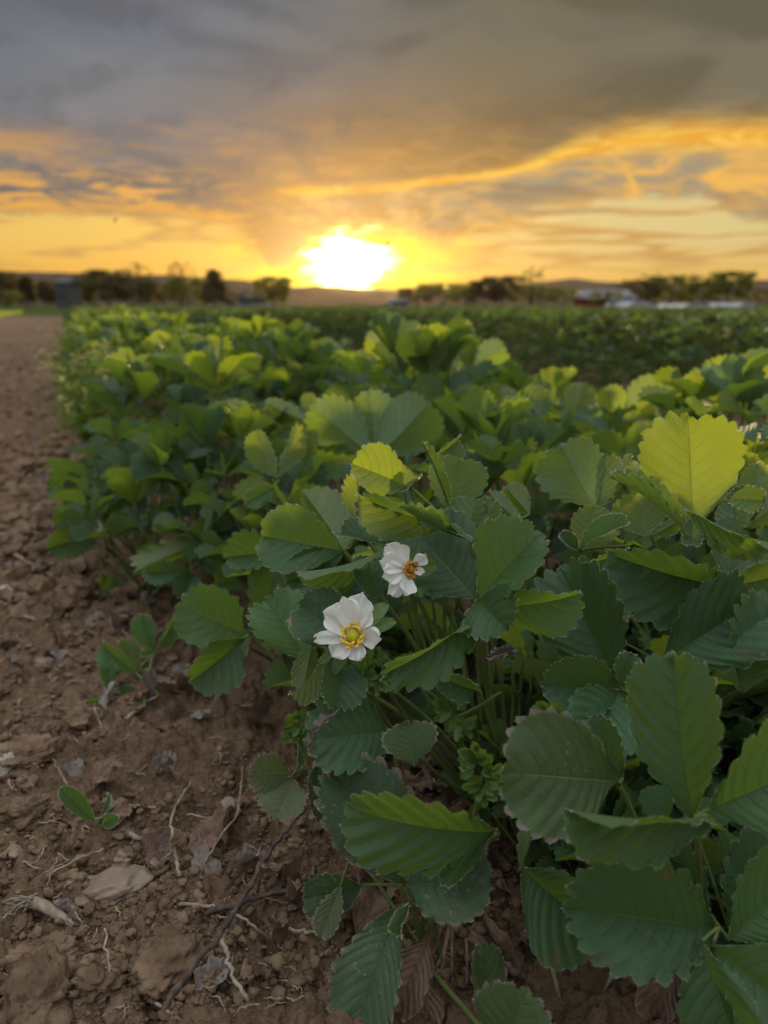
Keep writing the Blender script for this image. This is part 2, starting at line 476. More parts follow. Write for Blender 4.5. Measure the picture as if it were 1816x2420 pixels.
def simple(name, c1, c2, scale=60, rough=.8, spec=.2, bs=.4, bd=.001, det=4, bscale=None, trans=None, tw=0, randomize=.3):
    m, n = new_mat(name)
    ob = n.new('ShaderNodeTexCoord').outputs['Object']
    rnd = n.new('ShaderNodeObjectInfo').outputs['Random']
    tone = n.new('ShaderNodeAttribute'); tone.attribute_name = 'tone'
    nz = n.noise(ob, scale, det, .6)
    k = n.add(n.sm(nz, .3, .7), n.add(n.mul(n.sub(rnd, .5), randomize), n.mul(n.sub(tone.outputs['Fac'], .5), randomize)))
    c = n.mix(k, c1, c2)
    nb = bump(n, n.noise(ob, bscale or scale * 4, 5, .65), bs, bd)
    s = principled(n, c, rough, spec, nb)
    if trans:
        tr = n.new('ShaderNodeBsdfTranslucent'); n.put(tr.inputs[0], trans)
        mx = n.new('ShaderNodeMixShader'); mx.inputs[0].default_value = tw
        m.node_tree.links.new(s, mx.inputs[1]); m.node_tree.links.new(tr.outputs[0], mx.inputs[2]); s = mx.outputs[0]
    return finish(m, n, s)
M['petiole'] = simple('petiole_green', (.11, .16, .045), (.17, .20, .06), 90, .5, .3, .2, .0005, trans=(.4, .42, .05), tw=.25)
M['hair'] = simple('fine_hair', (.60, .62, .50), (.75, .75, .62), 60, .5, .4, 0, .001, trans=(.85, .85, .7), tw=.5)
M['petiole_dry'] = simple('petiole_dry', (.16, .10, .055), (.30, .20, .11), 80, .8, .15)
M['drystem'] = simple('dead_stem', (.20, .145, .10), (.42, .33, .24), 120, .8, .15)
M['palestem'] = simple('bleached_stem', (.24, .19, .14), (.36, .30, .23), 150, .75, .15)
M['twig'] = simple('dark_twig', (.060, .042, .036), (.13, .095, .08), 160, .8, .2)
M['stone'] = simple('stone_brown', (.20, .145, .105), (.31, .235, .18), 45, .9, .15, .8, .002)
M['clod'] = simple('clod_soil', (.155, .102, .066), (.33, .225, .148), 38, .95, .0, 1.0, .003, 6, 420)
M['petal'] = simple('petal_white', (.86, .86, .83), (.90, .90, .87), 120, .45, .3, .15, .0004, trans=(.9, .9, .82), tw=.42, randomize=.1)
M['anther'] = simple('anther_amber', (.74, .42, .02), (.90, .60, .05), 500, .6, .2)
M['anther_old'] = simple('anther_brown', (.32, .14, .02), (.58, .30, .04), 500, .6, .2)
M['receptacle'] = simple('receptacle_yellow', (.52, .50, .02), (.70, .62, .03), 900, .5, .3, .8, .0008)
M['sepal'] = simple('sepal_green', (.075, .14, .045), (.12, .20, .06), 200, .5, .3, .3, .0005, trans=(.35, .48, .05), tw=.3)
def dry_material(name, a, b, pale):
    m, n = new_mat(name)
    uv = n.new('ShaderNodeUVMap'); uv.uv_map = 'UVMap'
    u, v, _ = n.sep(uv.outputs[0])
    ob = n.new('ShaderNodeTexCoord').outputs['Object']
    rnd = n.new('ShaderNodeObjectInfo').outputs['Random']
    dv = n.m('ABSOLUTE', n.sub(n.m('FRACT', u), .5))
    vein = n.mx(n.sm(dv, .10, .02), n.sm(v, .06, .015))
    nz = n.noise(ob, 60, 5, .65)
    c = n.mix(n.add(n.sm(nz, .3, .7), n.mul(n.sub(rnd, .5), .7)), a, b)
    c = n.mix(n.mul(vein, .5), c, pale)
    c = n.mix(n.sm(v, .93, 1.0, 0, .5), c, pale)
    h = n.add(n.mul(vein, -.8), n.mul(n.noise(ob, 300, 5, .7), 2.0))
    s = principled(n, c, .8, .15, bump(n, h, .9, .0015))
    tr = n.new('ShaderNodeBsdfTranslucent'); n.put(tr.inputs[0], c)
    mx = n.new('ShaderNodeMixShader'); mx.inputs[0].default_value = .15
    m.node_tree.links.new(s, mx.inputs[1]); m.node_tree.links.new(tr.outputs[0], mx.inputs[2])
    return finish(m, n, mx.outputs[0])
M['dry'] = dry_material('dry_leaf_brown', (.14, .085, .058), (.32, .205, .145), (.44, .32, .24))
M['drygrey'] = dry_material('dry_leaf_grey', (.22, .175, .150), (.38, .315, .275), (.48, .42, .37))
M['drypale'] = dry_material('dry_leaf_pale', (.50, .43, .34), (.68, .62, .52), (.72, .68, .6))

def soil_material():
    m, n = new_mat('soil')
    ob = n.new('ShaderNodeTexCoord').outputs['Object']
    nz = n.noise(ob, 9, 6, .62); n2 = n.noise(ob, 130, 5, .7); n3 = n.noise(ob, 1.1, 3, .5)
    c = n.mix(n.sm(nz, .3, .7), (.118, .076, .048), (.252, .168, .108))
    c = n.mix(n.sm(n2, .35, .7, 0, .6), c, (.31, .205, .13))
    c = n.mix(n.sm(n3, .4, .65, 0, .5), c, (.17, .105, .075))
    px, py, pz = n.sep(ob)
    dist = n.m('SQRT', n.add(n.mul(px, px), n.mul(py, py)))
    cr = n.add(n.mul(px, RN[0]), n.mul(py, RN[1]))
    # meadow left of the bare track and the fields far out
    g = n.mix(n.noise(ob, .6, 5, .7), (.060, .095, .022), (.15, .18, .035))
    track = n.mul(n.sm(n.add(cr, n.mul(n.sub(n.noise(ob, 1.3, 3), .5), .6)), -1.9, -2.2), n.sm(dist, 6, 9))
    c = n.mix(track, c, g)
    far = n.sm(n.add(dist, n.mul(n.noise(ob, .05, 3), 8)), 30, 40)
    c = n.mix(far, c, n.mix(n.noise(n.vmul(ob, (.3, 1, 1)), .05, 5, .6), (.035, .055, .02), (.09, .10, .035)))
    h = n.add(n.mul(n.noise(ob, 420, 6, .75), 1.0), n.add(n.mul(n.noise(ob, 90, 5, .7), 2.2), n.mul(n.noise(ob, 22, 5, .7), 9.0)))
    s = principled(n, c, .95, .0, bump(n, h, 1.0, .003))
    return finish(m, n, s)
M['soil'] = soil_material()
# ------------------------------------------------------------------ leaflet
def leaflet_geo(L=1.0, wr=.85, teeth=9, nsub=4, nr=6, fold=(.25, .25), kap=(0.0, 0.0), curl=.4, pleat=.006, wave=.02, tooth=.07,
                seed=0, crumple=0.0, obov=1.30, s0=.30, tipcurl=0.0, align=True):
    """strawberry leaflet, base at the origin, tip on +Y at distance L, upper side +Z. returns v, f, uv"""
    r_ = np.random.default_rng(seed)
    W = wr * L
    ncol = int(round((teeth + .5) / (1 - s0) * nsub))
    s = np.linspace(0.0, 1, ncol + 1) ** 1.0
    s[0] = .012
    s = s + .006 * np.sin(s * 31 + seed) * np.sin(np.pi * s)
    k = (s - s0) / (1 - s0) * (teeth + .5)
    f = np.mod(k, 1.0)
    yb = L * (1 - np.cos(np.pi * s)) / 2
    ex = 1.6 - .66 * smooth01((s - .25) / .5)
    xb = W / 2 * np.sin(np.pi * np.clip(s, 0, 1) ** obov) ** ex
    ym = L * s ** 2.1
    tx = np.gradient(xb); ty = np.gradient(yb); tl = np.hypot(tx, ty) + 1e-9
    nx, ny = ty / tl, -tx / tl
    nx = nx * .75 + .0; ny = ny + .35; q = np.hypot(nx, ny); nx /= q; ny /= q
    prof = np.sin(np.pi * f ** 1.05) ** .58 + .12 * np.exp(-((f - .52) / .08) ** 2)
    amp = tooth * L * smooth01((s - s0 * .8) / .18) * (1 - .25 * s)
    kk = np.floor(k); amp = amp * (1 + .35 * np.sin(kk * 12.9 + seed))
    teethd = amp * (prof - .55)
    r = np.linspace(0, 1, nr + 1) ** .85
    rr = np.concatenate([r[:-1], [.94, 1.0]]) if nsub > 2 else r
    vs, uvs, fs = [], [], []
    nrr = len(rr)
    asym = 1 + .08 * (r_.random() - .5)
    off = 0
    for side in (-1, 1):
        R = rr[None, :]
        E0x = xb[:, None] * (asym if side > 0 else 2 - asym); E0y = yb[:, None]
        X = E0x * R; Y = ym[:, None] + (E0y - ym[:, None]) * (R ** 1.38)
        edge = R ** 9
        X = X + nx[:, None] * teethd[:, None] * edge; Y = Y + ny[:, None] * teethd[:, None] * edge
        rho = np.maximum(X, 0)
        fo = fold[0] if side < 0 else fold[1]; ka = (kap[0] if side < 0 else kap[1]) / L
        if abs(ka) > 1e-4:
            x3 = (np.sin(fo + ka * rho) - math.sin(fo)) / ka; z3 = (math.cos(fo) - np.cos(fo + ka * rho)) / ka
        else:
            x3 = rho * math.cos(fo); z3 = rho * math.sin(fo)
        env = np.sin(np.pi * np.clip(R * .62, 0, 1)) * smooth01((s / .2))[:, None]
        z = z3 + pleat * L * np.cos(2 * np.pi * f)[:, None] * env
        ph = r_.random() * 6.28
        z = z + wave * L * np.sin(s * 9.5 + ph)[:, None] * R ** 2 + wave * .6 * L * np.sin(s * 19 + ph * 2)[:, None] * R ** 4
        if crumple:
            cx = X * side / L * 5 + seed * 3.1; cy = Y / L * 5
            z = z + crumple * L * fbm(cx, cy, 4, seed) * (.3 + R)
            x3 = x3 + crumple * .5 * L * fbm(cx + 9, cy, 3, seed + 1) * R
        z = z + .006 * L * fbm(X * side / L * 9 + seed, Y / L * 9, 3, seed + 2) * (R > 0)
        cl = curl * (Y / L) + tipcurl * np.maximum(Y / L - .6, 0) ** 2 * 3
        # bend along the length (curl>0 : tip bends down, to -Z)
        yy = np.linspace(-.05, 1.15, 80) * L
        th = curl * (yy / L) + tipcurl * np.maximum(yy / L - .6, 0) ** 2 * 3
        cy_ = np.concatenate([[0], np.cumsum(np.cos((th[1:] + th[:-1]) / 2) * np.diff(yy))])
        cz_ = np.concatenate([[0], np.cumsum(-np.sin((th[1:] + th[:-1]) / 2) * np.diff(yy))])
        y0 = np.interp(0, yy, cy_); z0 = np.interp(0, yy, cz_)
        by = np.interp(Y, yy, cy_) - y0; bz = np.interp(Y, yy, cz_) - z0
        py = by + z * np.sin(cl); pz = bz + z * np.cos(cl)
        v = np.stack([x3 * side, py, pz], -1)
        vs.append(v.reshape(-1, 3))
        uvs.append(np.stack([np.broadcast_to(k[:, None] + 20, X.shape), np.broadcast_to(R, X.shape)], -1).reshape(-1, 2))
        i, j = np.meshgrid(np.arange(ncol), np.arange(nrr - 1), indexing='ij')
        a = i * nrr + j
        quad = np.stack([a, a + nrr, a + nrr + 1, a + 1], -1).reshape(-1, 4)
        if side > 0: quad = quad[:, ::-1]
        fs.append(quad + off); off += v.shape[0] * v.shape[1]
    v = np.concatenate(vs); uv = np.concatenate(uvs); fc = np.concatenate(fs)
    if align:
        t = v[(ncol) * nrr]                       # tip of the midrib, r = 0
        a = math.atan2(t[2], t[1]); ca, sa = math.cos(-a), math.sin(-a)
        y2 = v[:, 1] * ca - v[:, 2] * sa; z2 = v[:, 1] * sa + v[:, 2] * ca
        v = np.stack([v[:, 0], y2, z2], -1)
        v = v * (L / math.hypot(t[1], t[2]))
    return v, fc, uv

def frame(B, T, roll=0.0, up=None, face=1):
    """matrix with Y from B to T, Z as near 'up' as can be, rolled about Y"""
    B = Vector(B); T = Vector(T)
    Y = (T - B).normalized()
    upv = Vector(up) if up is not None else (Vector((0, 0, H)) - (B + T) / 2)
    Z = upv - Y * upv.dot(Y)
    Z.normalize(); Z = Z * face
    X = Y.cross(Z).normalized()
    m = Matrix((X, Y, Z)).transposed().to_4x4()
    m = m @ Matrix.Rotation(math.radians(roll), 4, 'Y')
    m.translation = B
    return m

def hairs(p, d, ln, w, seed):
    """short stiff hairs at points p along directions d: one thin triangle each"""
    r = np.random.default_rng(seed)
    d = d + r.normal(0, .35, d.shape); d /= np.linalg.norm(d, axis=1)[:, None] + 1e-9
    s = np.cross(d, r.normal(size=d.shape)); s /= np.linalg.norm(s, axis=1)[:, None] + 1e-9
    L = ln * r.uniform(.6, 1.3, len(p))[:, None]
    v = np.stack([p - s * w / 2, p + s * w / 2, p + d * L], 1).reshape(-1, 3)
    return v, np.arange(len(v)).reshape(-1, 3)
def edge_hairs(v, ncol, nrr, n_, ln, w, seed):
    """hairs standing out from the toothed rim of a leaflet built by leaflet_geo"""
    r = np.random.default_rng(seed); half = (ncol + 1) * nrr
    side = r.integers(0, 2, n_); i = r.integers(int(ncol * .1), ncol, n_)
    a = side * half + i * nrr + nrr - 1; t = r.random(n_)[:, None]
    p = v[a] * (1 - t) + v[np.minimum(a + nrr, side * half + ncol * nrr + nrr - 1)] * t
    q = v[a - 2] * (1 - t) + v[np.minimum(a + nrr, side * half + ncol * nrr + nrr - 1) - 2] * t
    d = p - q; d /= np.linalg.norm(d, axis=1)[:, None] + 1e-9
    return hairs(p, d, ln, w, seed)
def tube_hairs(c, rad, n_, ln, w, seed):
    r = np.random.default_rng(seed); c = np.asarray(c, float); t = r.random(n_) * (len(c) - 1.001); i = t.astype(int)
    p = c[i] + (c[i + 1] - c[i]) * (t - i)[:, None]; ax = c[i + 1] - c[i]; ax /= np.linalg.norm(ax, axis=1)[:, None] + 1e-9
    d = np.cross(ax, r.normal(size=ax.shape)); d /= np.linalg.norm(d, axis=1)[:, None] + 1e-9
    return hairs(p + d * rad * .8, d, ln, w, seed)
def joinmesh(name, v, f, m1, hv, hf, uv=None):
    n0 = len(v); uv2 = None if uv is None else np.concatenate([uv, np.full((len(hv), 2), .8)])
    return make_mesh(name, np.concatenate([v, hv]), [f, hf + n0], (m1, M['hair']), uv2, midx=[0] * len(f) + [1] * len(hf))

# shared leaflets for the plants behind
VAR = {}
def variant_meshes(tag, nsub, nr, mats, teeth=7):
    out = []
    for i in range(8):
        r_ = np.random.default_rng(100 + i)
        fo = r_.uniform(.35, .95); v, f, uv = leaflet_geo(1.0, r_.uniform(.78, .95), teeth, nsub, nr, (fo, fo * r_.uniform(.6, 1.3)), (r_.uniform(-.7, .5),) * 2,
                                     r_.uniform(-.2, .9), .005, r_.uniform(.03, .08), .085, seed=i)
        out.append((v, f, uv))
    return out
HI = variant_meshes('hi', 4, 5, None)
LO = variant_meshes('lo', 2, 2, None, 7)
HIM = {k: [make_mesh('leaflet', v, f, (M[k],), uv) for v, f, uv in HI] for k in 'gdy'}
# ------------------------------------------------------------------ ground
def build_ground():
    a1 = np.radians(np.arange(-36, 36.01, .15)); a2 = np.radians(np.arange(36 + 4, 360 - 36, 4))
    A = np.concatenate([a1, a2]); na = len(A)
    r = [.02, .08, .14, .2, .26]
    while r[-1] < 2.2: r.append(r[-1] * 1.0042)
    while r[-1] < 9: r.append(r[-1] * 1.014)
    while r[-1] < 6500: r.append(r[-1] * 1.06)
    R = np.array(r); nr = len(R)
    x = R[:, None] * np.sin(A)[None, :]; y = R[:, None] * np.cos(A)[None, :]
    z = ground_z(x, y)
    v = np.stack([x, y, z], -1).reshape(-1, 3)
    i, j = np.meshgrid(np.arange(nr - 1), np.arange(na), indexing='ij')
    a = i * na + j; b = i * na + (j + 1) % na
    f = np.stack([a, a + na, b + na, b], -1).reshape(-1, 4)[:, ::-1]
    me = make_mesh('ground', v, f, (M['soil'],))
    o = link('ground', me); o['kind'] = 'structure'
    o['label'] = 'brown crumbly soil of the field track and beds'
build_ground()

def ico(sub):
    import bmesh
    bm = bmesh.new(); bmesh.ops.create_icosphere(bm, subdivisions=sub, radius=1.0)
    v = np.array([q.co[:] for q in bm.verts]); f = np.array([[w.index for w in q.verts] for q in bm.faces]); bm.free()
    return v, f
def n3(p, s):
    return vnoise(p[:, 0] + p[:, 2] * 1.7, p[:, 1] - p[:, 2] * 1.3 + 7, s) + .5 * vnoise(p[:, 0] * 2.1 - p[:, 2] * 2.3, p[:, 1] * 2.1 + p[:, 2] * 1.9, s + 3)
def lump(sub, seed, rough=.5, fine=.1):
    v, f = ico(sub); r_ = np.random.default_rng(seed)
    o = r_.uniform(-5, 5, 3)
    d = 1 + rough * n3(v * 1.4 + o, seed) + fine * n3(v * 6 + o, seed + 5)
    if fine > .05 and sub > 2: d += fine * .5 * n3(v * 14 + o, seed + 8) + fine * .35 * n3(v * 30 + o, seed + 9)
    v = v * d[:, None] * r_.uniform(.75, 1.2, 3)
    return v, f

def crumbs(name, label, count, rmin, rmax, smin, smax, sub, cmax, seed):
    r_ = np.random.default_rng(seed)
    temps = [lump(sub, seed + i, 1.1, .5) for i in range(10)]
    r = rmin * (rmax / rmin) ** r_.random(count * 3)
    a = np.radians(r_.uniform(-32, 30, count * 3))
    x, y = r * np.sin(a), r * np.cos(a)
    c = across(x, y)
    dens = vnoise(x * 9, y * 9, 31) + .5 * vnoise(x * 25, y * 25, 32)
    ok = (c < cmax) & (dens > -.22)
    x, y, r = x[ok][:count], y[ok][:count], r[ok][:count]
    z = ground_z(x, y)
    s = smin * (smax / smin) ** (r_.random(len(x)) ** 1.9)
    acc = Acc()
    vs, fs, n0 = [], [], 0
    kk = r_.integers(0, 10, len(x)); th = r_.uniform(0, 6.28, len(x)); tb = r_.uniform(0, 6.28, len(x))
    for k in range(10):
        idx = np.where(kk == k)[0]
        v, f = temps[k]
        ct, st = np.cos(th[idx])[:, None], np.sin(th[idx])[:, None]
        cb, sb = np.cos(tb[idx])[:, None], np.sin(tb[idx])[:, None]
        X = v[None, :, 0] * ct - v[None, :, 1] * st; Y = v[None, :, 0] * st + v[None, :, 1] * ct; Z = v[None, :, 2] + 0 * X
        Y, Z = Y * cb - Z * sb, Y * sb + Z * cb
        q = np.stack([X, Y, Z * .8], -1) * s[idx][:, None, None]
        q += np.stack([x[idx], y[idx], z[idx] + s[idx] * .35], -1)[:, None, :]
        ff = f[None] + (np.arange(len(idx)) * len(v))[:, None, None] + n0
        vs.append(q.reshape(-1, 3)); fs.append(ff.reshape(-1, 3)); n0 += len(idx) * len(v)
    me = make_mesh(name, np.concatenate(vs), np.concatenate(fs), (M['clod'],), smooth=sub > 1)
    o = link(name, me); o['kind'] = 'stuff'; o['label'] = label; o['category'] = 'soil'
crumbs('soil_crumbs', 'small crumbs of brown soil strewn over the bare ground', 11000, .34, 1.3, .0006, .0042, 2, .5, 41)
crumbs('soil_crumbs', 'coarser soil crumbs scattered along the bare track', 10000, 1.0, 9.0, .003, .018, 1, .1, 61)

def clod(name, label, cat, px, py, wpx, hr=.6, mat='clod', seed=0, group=None, rough=.7, sink=.25, rz=None, asp=1.0):
    p = onground(px, py)
    d = (p - Vector((0, 0, H))).length
    s = wpx / F * d / 2
    v, f = lump(5 if wpx > 60 else 4, seed, rough, .30 if mat == 'clod' else .05)
    v = v * np.array([s * asp, s / asp ** .3, s * hr])
    me = make_mesh(name, v, f, (M[mat],))
    return thing(name, label, cat, (p.x, p.y, gz(p.x, p.y) + s * hr * (1 - 2 * sink) * .5), group, me, (0, 0, seed * 1.7 if rz is None else rz))
def R_(r, x, y): return S(r, x, y)
clod('field_stone', 'largest pale brown stone half buried among soil crumbs at the lower edge of the track', 'stone', *R_(6, 590, 625), 130, .45, 'stone', 3, None, .45, .3, .15, 1.1)
clod('field_stone', 'small rounded stone beside the weed seedling with two spoon shaped leaves', 'stone', *R_(6, 75, 435), 36, .7, 'stone', 4)
clod('field_stone', 'smooth oval pebble below the bleached stem fragment', 'stone', *R_(6, 650, 470), 44, .6, 'stone', 5)
clod('field_stone', 'small upright stone under the two toned seedling leaves', 'stone', *R_(6, 1205, 215), 40, .9, 'stone', 6)
clod('field_stone', 'flat reddish stone behind the seedling with dark folded leaf', 'stone', *R_(5, 245, 1120), 40, .6, 'stone', 7)
clod('soil_clod', 'largest rough soil clod at the lower left corner', 'soil clod', *R_(6, 260, 1220), 190, .6, 'clod', 11)
clod('soil_clod', 'broad soil clod just above the largest corner clod', 'soil clod', *R_(6, 230, 1050), 170, .5, 'clod', 12)
clod('soil_clod', 'wide clod with a flat cracked top left of the spoon leaved weed', 'soil clod', *R_(6, 150, 250), 90, .7, 'clod', 13)
clod('soil_clod', 'clod beside the dark twig with a crumbled side', 'soil clod', *R_(6, 880, 1010), 130, .5, 'clod', 14)
clod('soil_clod', 'tall clod under the brown curled stalk', 'soil clod', *R_(5, 420, 1500), 75, .7, 'clod', 15)
clod('soil_clod', 'long clod near the left edge with a pale chip behind it', 'soil clod', *R_(5, 150, 1660), 130, .55, 'clod', 16)
r_ = np.random.default_rng(5)
for i in range(70):
    px = r_.uniform(0, 640); py = 1150 + 1270 * r_.random() ** 1.1
    if px > 690 - (2420 - py) * .32 + 40: continue
    clod('soil_clod', 'brown crumbly soil clod among smaller crumbs on the track', 'soil clod', px, py, r_.uniform(22, 62) * (.6 + .4 * (py - 1150) / 1270), r_.uniform(.5, .8), 'clod', 100 + i, 'crumbly soil clods on the bare track', .9)

# ------------------------------------------------------------------ litter on the ground
def stalk(name, label, cat, pts, w, mat, lift=.002, group=None, taper=.6, k=6, wob=.0015, seed=1):
    """pts: list of (region, x, y[, extra height]); w = thickness in photo pixels"""
    q = []
    for p in pts:
        sx, sy = S(*p[:3]); h = p[3] if len(p) > 3 else 0.0
        g = onground(sx, sy, h); q.append(g)
    d = (q[0] - Vector((0, 0, H))).length
    rad = w / F * d / 2
    c = spline([tuple(a) for a in q], 6)
    rr = np.random.default_rng(seed); c[:, 2] += rad * .6 + lift
    c[1:-1] += rr.normal(0, wob * .4, c[1:-1].shape)
    base = c[0].copy()
    v, f = tube(c - base, rad * np.linspace(1, taper, len(c)) * (1 + .12 * rr.normal(size=len(c))), k)
    me = make_mesh(name, v, f, (M[mat],))
    return thing(name, label, cat, tuple(base), group, me)
stalk('dark_twig', 'long dark bare twig running from the plants to the lower edge', 'twig', [(6, 860, 1300, .004), (6, 985, 1110, .008), (6, 1140, 910, .014), (6, 1290, 680, .018), (6, 1420, 450, .018), (6, 1540, 300, .02), (6, 1660, 170, .02)], 15, 'twig', .004, None, .55, 8)
stalk('dead_runner', 'brown branch crossing beneath the long dark twig', 'twig', [(6, 1080, 780), (6, 1250, 730, .006), (6, 1420, 670, .008), (6, 1620, 640, .01)], 13, 'twig', .003, None, .8)
stalk('dry_stalk', 'curved brown stalk arching up from the track below the pale pair of leaves', 'stalk', [(6, 940, 580), (6, 925, 480, .008), (6, 895, 330, .02), (6, 920, 210, .02), (6, 1000, 80, .01)], 9, 'drystem', .002)
stalk('dry_stalk', 'pale straight straw leaning up beside the curved brown stalk', 'straw', [(6, 1040, 565), (6, 1110, 440, .008), (6, 1240, 230, .02), (6, 1270, 0, .02)], 6, 'drystem')
stalk('dry_stalk', 'thin straw lying behind the largest pale brown stone', 'straw', [(6, 260, 570), (6, 380, 500, .004), (6, 545, 425, .008)], 6, 'drystem')
stalk('dry_stalk', 'short dark straw standing up left of the pale brown stone', 'straw', [(6, 235, 695), (6, 262, 590, .006), (6, 300, 475, .015)], 6, 'drystem')
stalk('dead_runner', 'bleached forked stem bent twice beside the dark twig near the lower edge', 'stalk', [(6, 1160, 920, .006), (6, 1195, 990, .005), (6, 1210, 1080, .004), (6, 1270, 1190, .004), (6, 1355, 1295, .003)], 10, 'palestem', .003, None, .7)
stalk('dead_runner', 'bleached jointed stem running right of the dark twig', 'stalk', [(6, 940, 730), (6, 1080, 738, .004), (6, 1200, 755, .006), (6, 1310, 830, .005), (6, 1435, 920, .003)], 8, 'palestem', .003)
stalk('bleached_stem', 'short white split stem piece above the pale brown stone', 'stalk', [(6, 680, 355), (6, 720, 375, .004), (6, 790, 405, .004), (6, 860, 428)], 12, 'palestem', .002)
stalk('dry_stalk', 'upright brown fibre standing at the lower edge below the stone', 'stalk', [(6, 560, 1280), (6, 575, 1050, .012), (6, 550, 850, .02)], 8, 'drystem')
stalk('dry_stalk', 'long level straw lying across the lower edge of the track', 'straw', [(6, 380, 1165), (6, 620, 1170, .004), (6, 870, 1195)], 8, 'drystem')
stalk('dry_stalk', 'thin straw leading down to the lower edge right of the upright fibre', 'straw', [(6, 800, 1230), (6, 880, 1285, .004), (6, 950, 1330)], 8, 'drystem')
stalk('dry_stalk', 'short hooked pale fibre at the left edge of the track', 'straw', [(6, 5, 830), (6, 30, 785, .006), (6, 72, 772, .004), (6, 75, 792)], 6, 'palestem')
stalk('dry_stalk', 'kinked pale fibre between the frayed root and the stone', 'straw', [(6, 378, 735, .002), (6, 420, 800, .002), (6, 468, 845)], 6, 'palestem')
stalk('dry_stalk', 'reddish stalk beside the spoon leaved weed', 'stalk', [(6, 540, 180, .004), (6, 680, 205, .006), (6, 820, 212)], 10, 'drystem')
stalk('dry_stalk', 'straw crossing the base of the folded leaf seedling', 'straw', [(5, 705, 1445), (5, 790, 1370, .006), (5, 890, 1300, .012)], 8, 'drystem')
stalk('dry_stalk', 'thin straw slanting up on the track left of the folded leaf seedling', 'straw', [(5, 380, 1810), (5, 345, 1740, .004), (5, 300, 1660, .008)], 5, 'drystem')
stalk('dry_stalk', 'pale thin straw under the lowest seedling leaf', 'straw', [(5, 530, 1370, .006), (5, 560, 1450, .004), (5, 600, 1535)], 5, 'drystem')
stalk('dry_stalk', 'straw lying beyond the flat pale chip on the track', 'straw', [(5, 50, 845), (5, 180, 870, .004), (5, 290, 925)], 9, 'drystem')
stalk('dry_stalk', 'brown runner lying far up the track near the plants', 'straw', [(5, 40, 480), (5, 100, 520, .003), (5, 190, 575)], 9, 'drystem')
stalk('dead_runner', 'orange brown runner end poking from under the leaves', 'stalk', [(6, 1480, 850, .004), (6, 1560, 865, .006), (6, 1680, 868, .008)], 11, 'drystem')
for i in range(250):
    px = r_.uniform(0, 760); py = 1250 + 1160 * r_.random()
    if px > 760 - (2420 - py) * .2: continue
    a = r_.uniform(0, 3.14); ln = r_.uniform(25, 110) * (py / 2400)
    c = r_.uniform(-.5, .5)
    dx, dy = math.cos(a) * ln, math.sin(a) * ln * .6
    stalk('dry_stalk', 'fine dry fibre lying on the crumbly soil', 'straw', [(0, px, py), (0, px + dx * .5 - dy * c, py + dy * .5 + dx * c * .4, .003), (0, px + dx, py + dy, r_.uniform(0, .006))],
          r_.uniform(1.8, 5.5), random.choice(['drystem', 'drystem', 'drystem', 'palestem', 'twig']), .001, 'fine dry fibres on the soil', .5, 4, .001, i)

def dry_leaf(label, r, x, y, wpx, ang_, mat='dry', wr=.7, crumple=.25, curl=1.2, fold=.6, seed=0, tilt=20, lift=.003, roll=0, group=None, name='dry_leaf', up=0.0):
    sx, sy = S(r, x, y)
    p = onground(sx, sy); d = (p - Vector((0, 0, H))).length
    L = wpx / ORG[r][2] / F * d
    v, f, uv = leaflet_geo(L, wr, 7, 3, 6, (fold, fold * .7), (.8, -.6), curl, .02, .08, .03, seed, crumple)
    v = v - v.mean(0)
    me = make_mesh(name, v, f, (M[mat],), uv)
    z = gz(p.x, p.y)
    return thing(name, label, 'dead leaf', (p.x, p.y, z + L * .10 + lift + up), group, me, (math.radians(tilt), math.radians(roll), math.radians(ang_)))
dry_leaf('pale cream leaf scrap lying alone at the left edge of the track', 5, 60, 745, 150, 70, 'drypale', .8, .2, .5, .2, 3, 25)
dry_leaf('pale tan leaf scrap at the left edge below the larger cream one', 5, 20, 1725, 120, 20, 'drypale', .9, .15, .4, .2, 4, 30)
dry_leaf('silver grey shrivelled leaf beside the long dark twig', 6, 1270, 530, 240, -60, 'drygrey', .45, .35, .8, .9, 5, 10)
dry_leaf('flat brown leaf leaning on the soil left of the plants', 5, 1430, 1460, 250, 170, 'dry', .75, .08, .5, .15, 6, 55, .004)
dry_leaf('pale narrow leaf standing upright behind the folded leaf seedling', 5, 860, 1400, 185, 185, 'drygrey', .4, .06, .4, .3, 7, 75, .012)
dry_leaf('dark brown rounded leaf behind the pale narrow one', 5, 990, 1340, 230, 200, 'dry', .9, .12, .6, .2, 8, 50)
dry_leaf('light brown leaf tip beside the dark rounded one', 5, 1150, 1310, 150, 60, 'drygrey', .7, .15, .6, .3, 9, 30)
dry_leaf('curled brown leaf high on the track near the plants', 5, 380, 960, 190, 40, 'dry', .7, .3, 1.2, .5, 10, 30)
dry_leaf('rust brown leaf by the small bright green sprout', 5, 500, 790, 150, 120, 'dry', .8, .15, .6, .3, 11, 45)
dry_leaf('orange brown flat leaf at the foot of the small bright green sprout', 5, 690, 790, 190, 80, 'dry', .55, .15, .7, .3, 12, 30)
dry_leaf('brown curled leaf beside the bleached stem on the track', 5, 910, 1720, 150, -30, 'drygrey', .55, .35, 1.2, .6, 13, 20)
dry_leaf('greyish torn leaf behind the spoon leaved weed', 6, 540, 100, 200, -30, 'dry', .7, .25, .8, .3, 14, 25)
dry_leaf('brown leaf curled over left of the dark twig', 6, 1370, 230, 150, 170, 'dry', .5, .3, 1.2, .6, 15, 60, .01)
dry_leaf('crumpled tan leaf under the outer green leaves', 6, 1500, 590, 260, 100, 'dry', .7, .35, 1.2, .4, 16, 20)
dry_leaf('brown papery leaf standing at the edge of the plants', 6, 1590, 690, 240, 190, 'dry', .6, .3, 1.0, .4, 17, 60, .008)
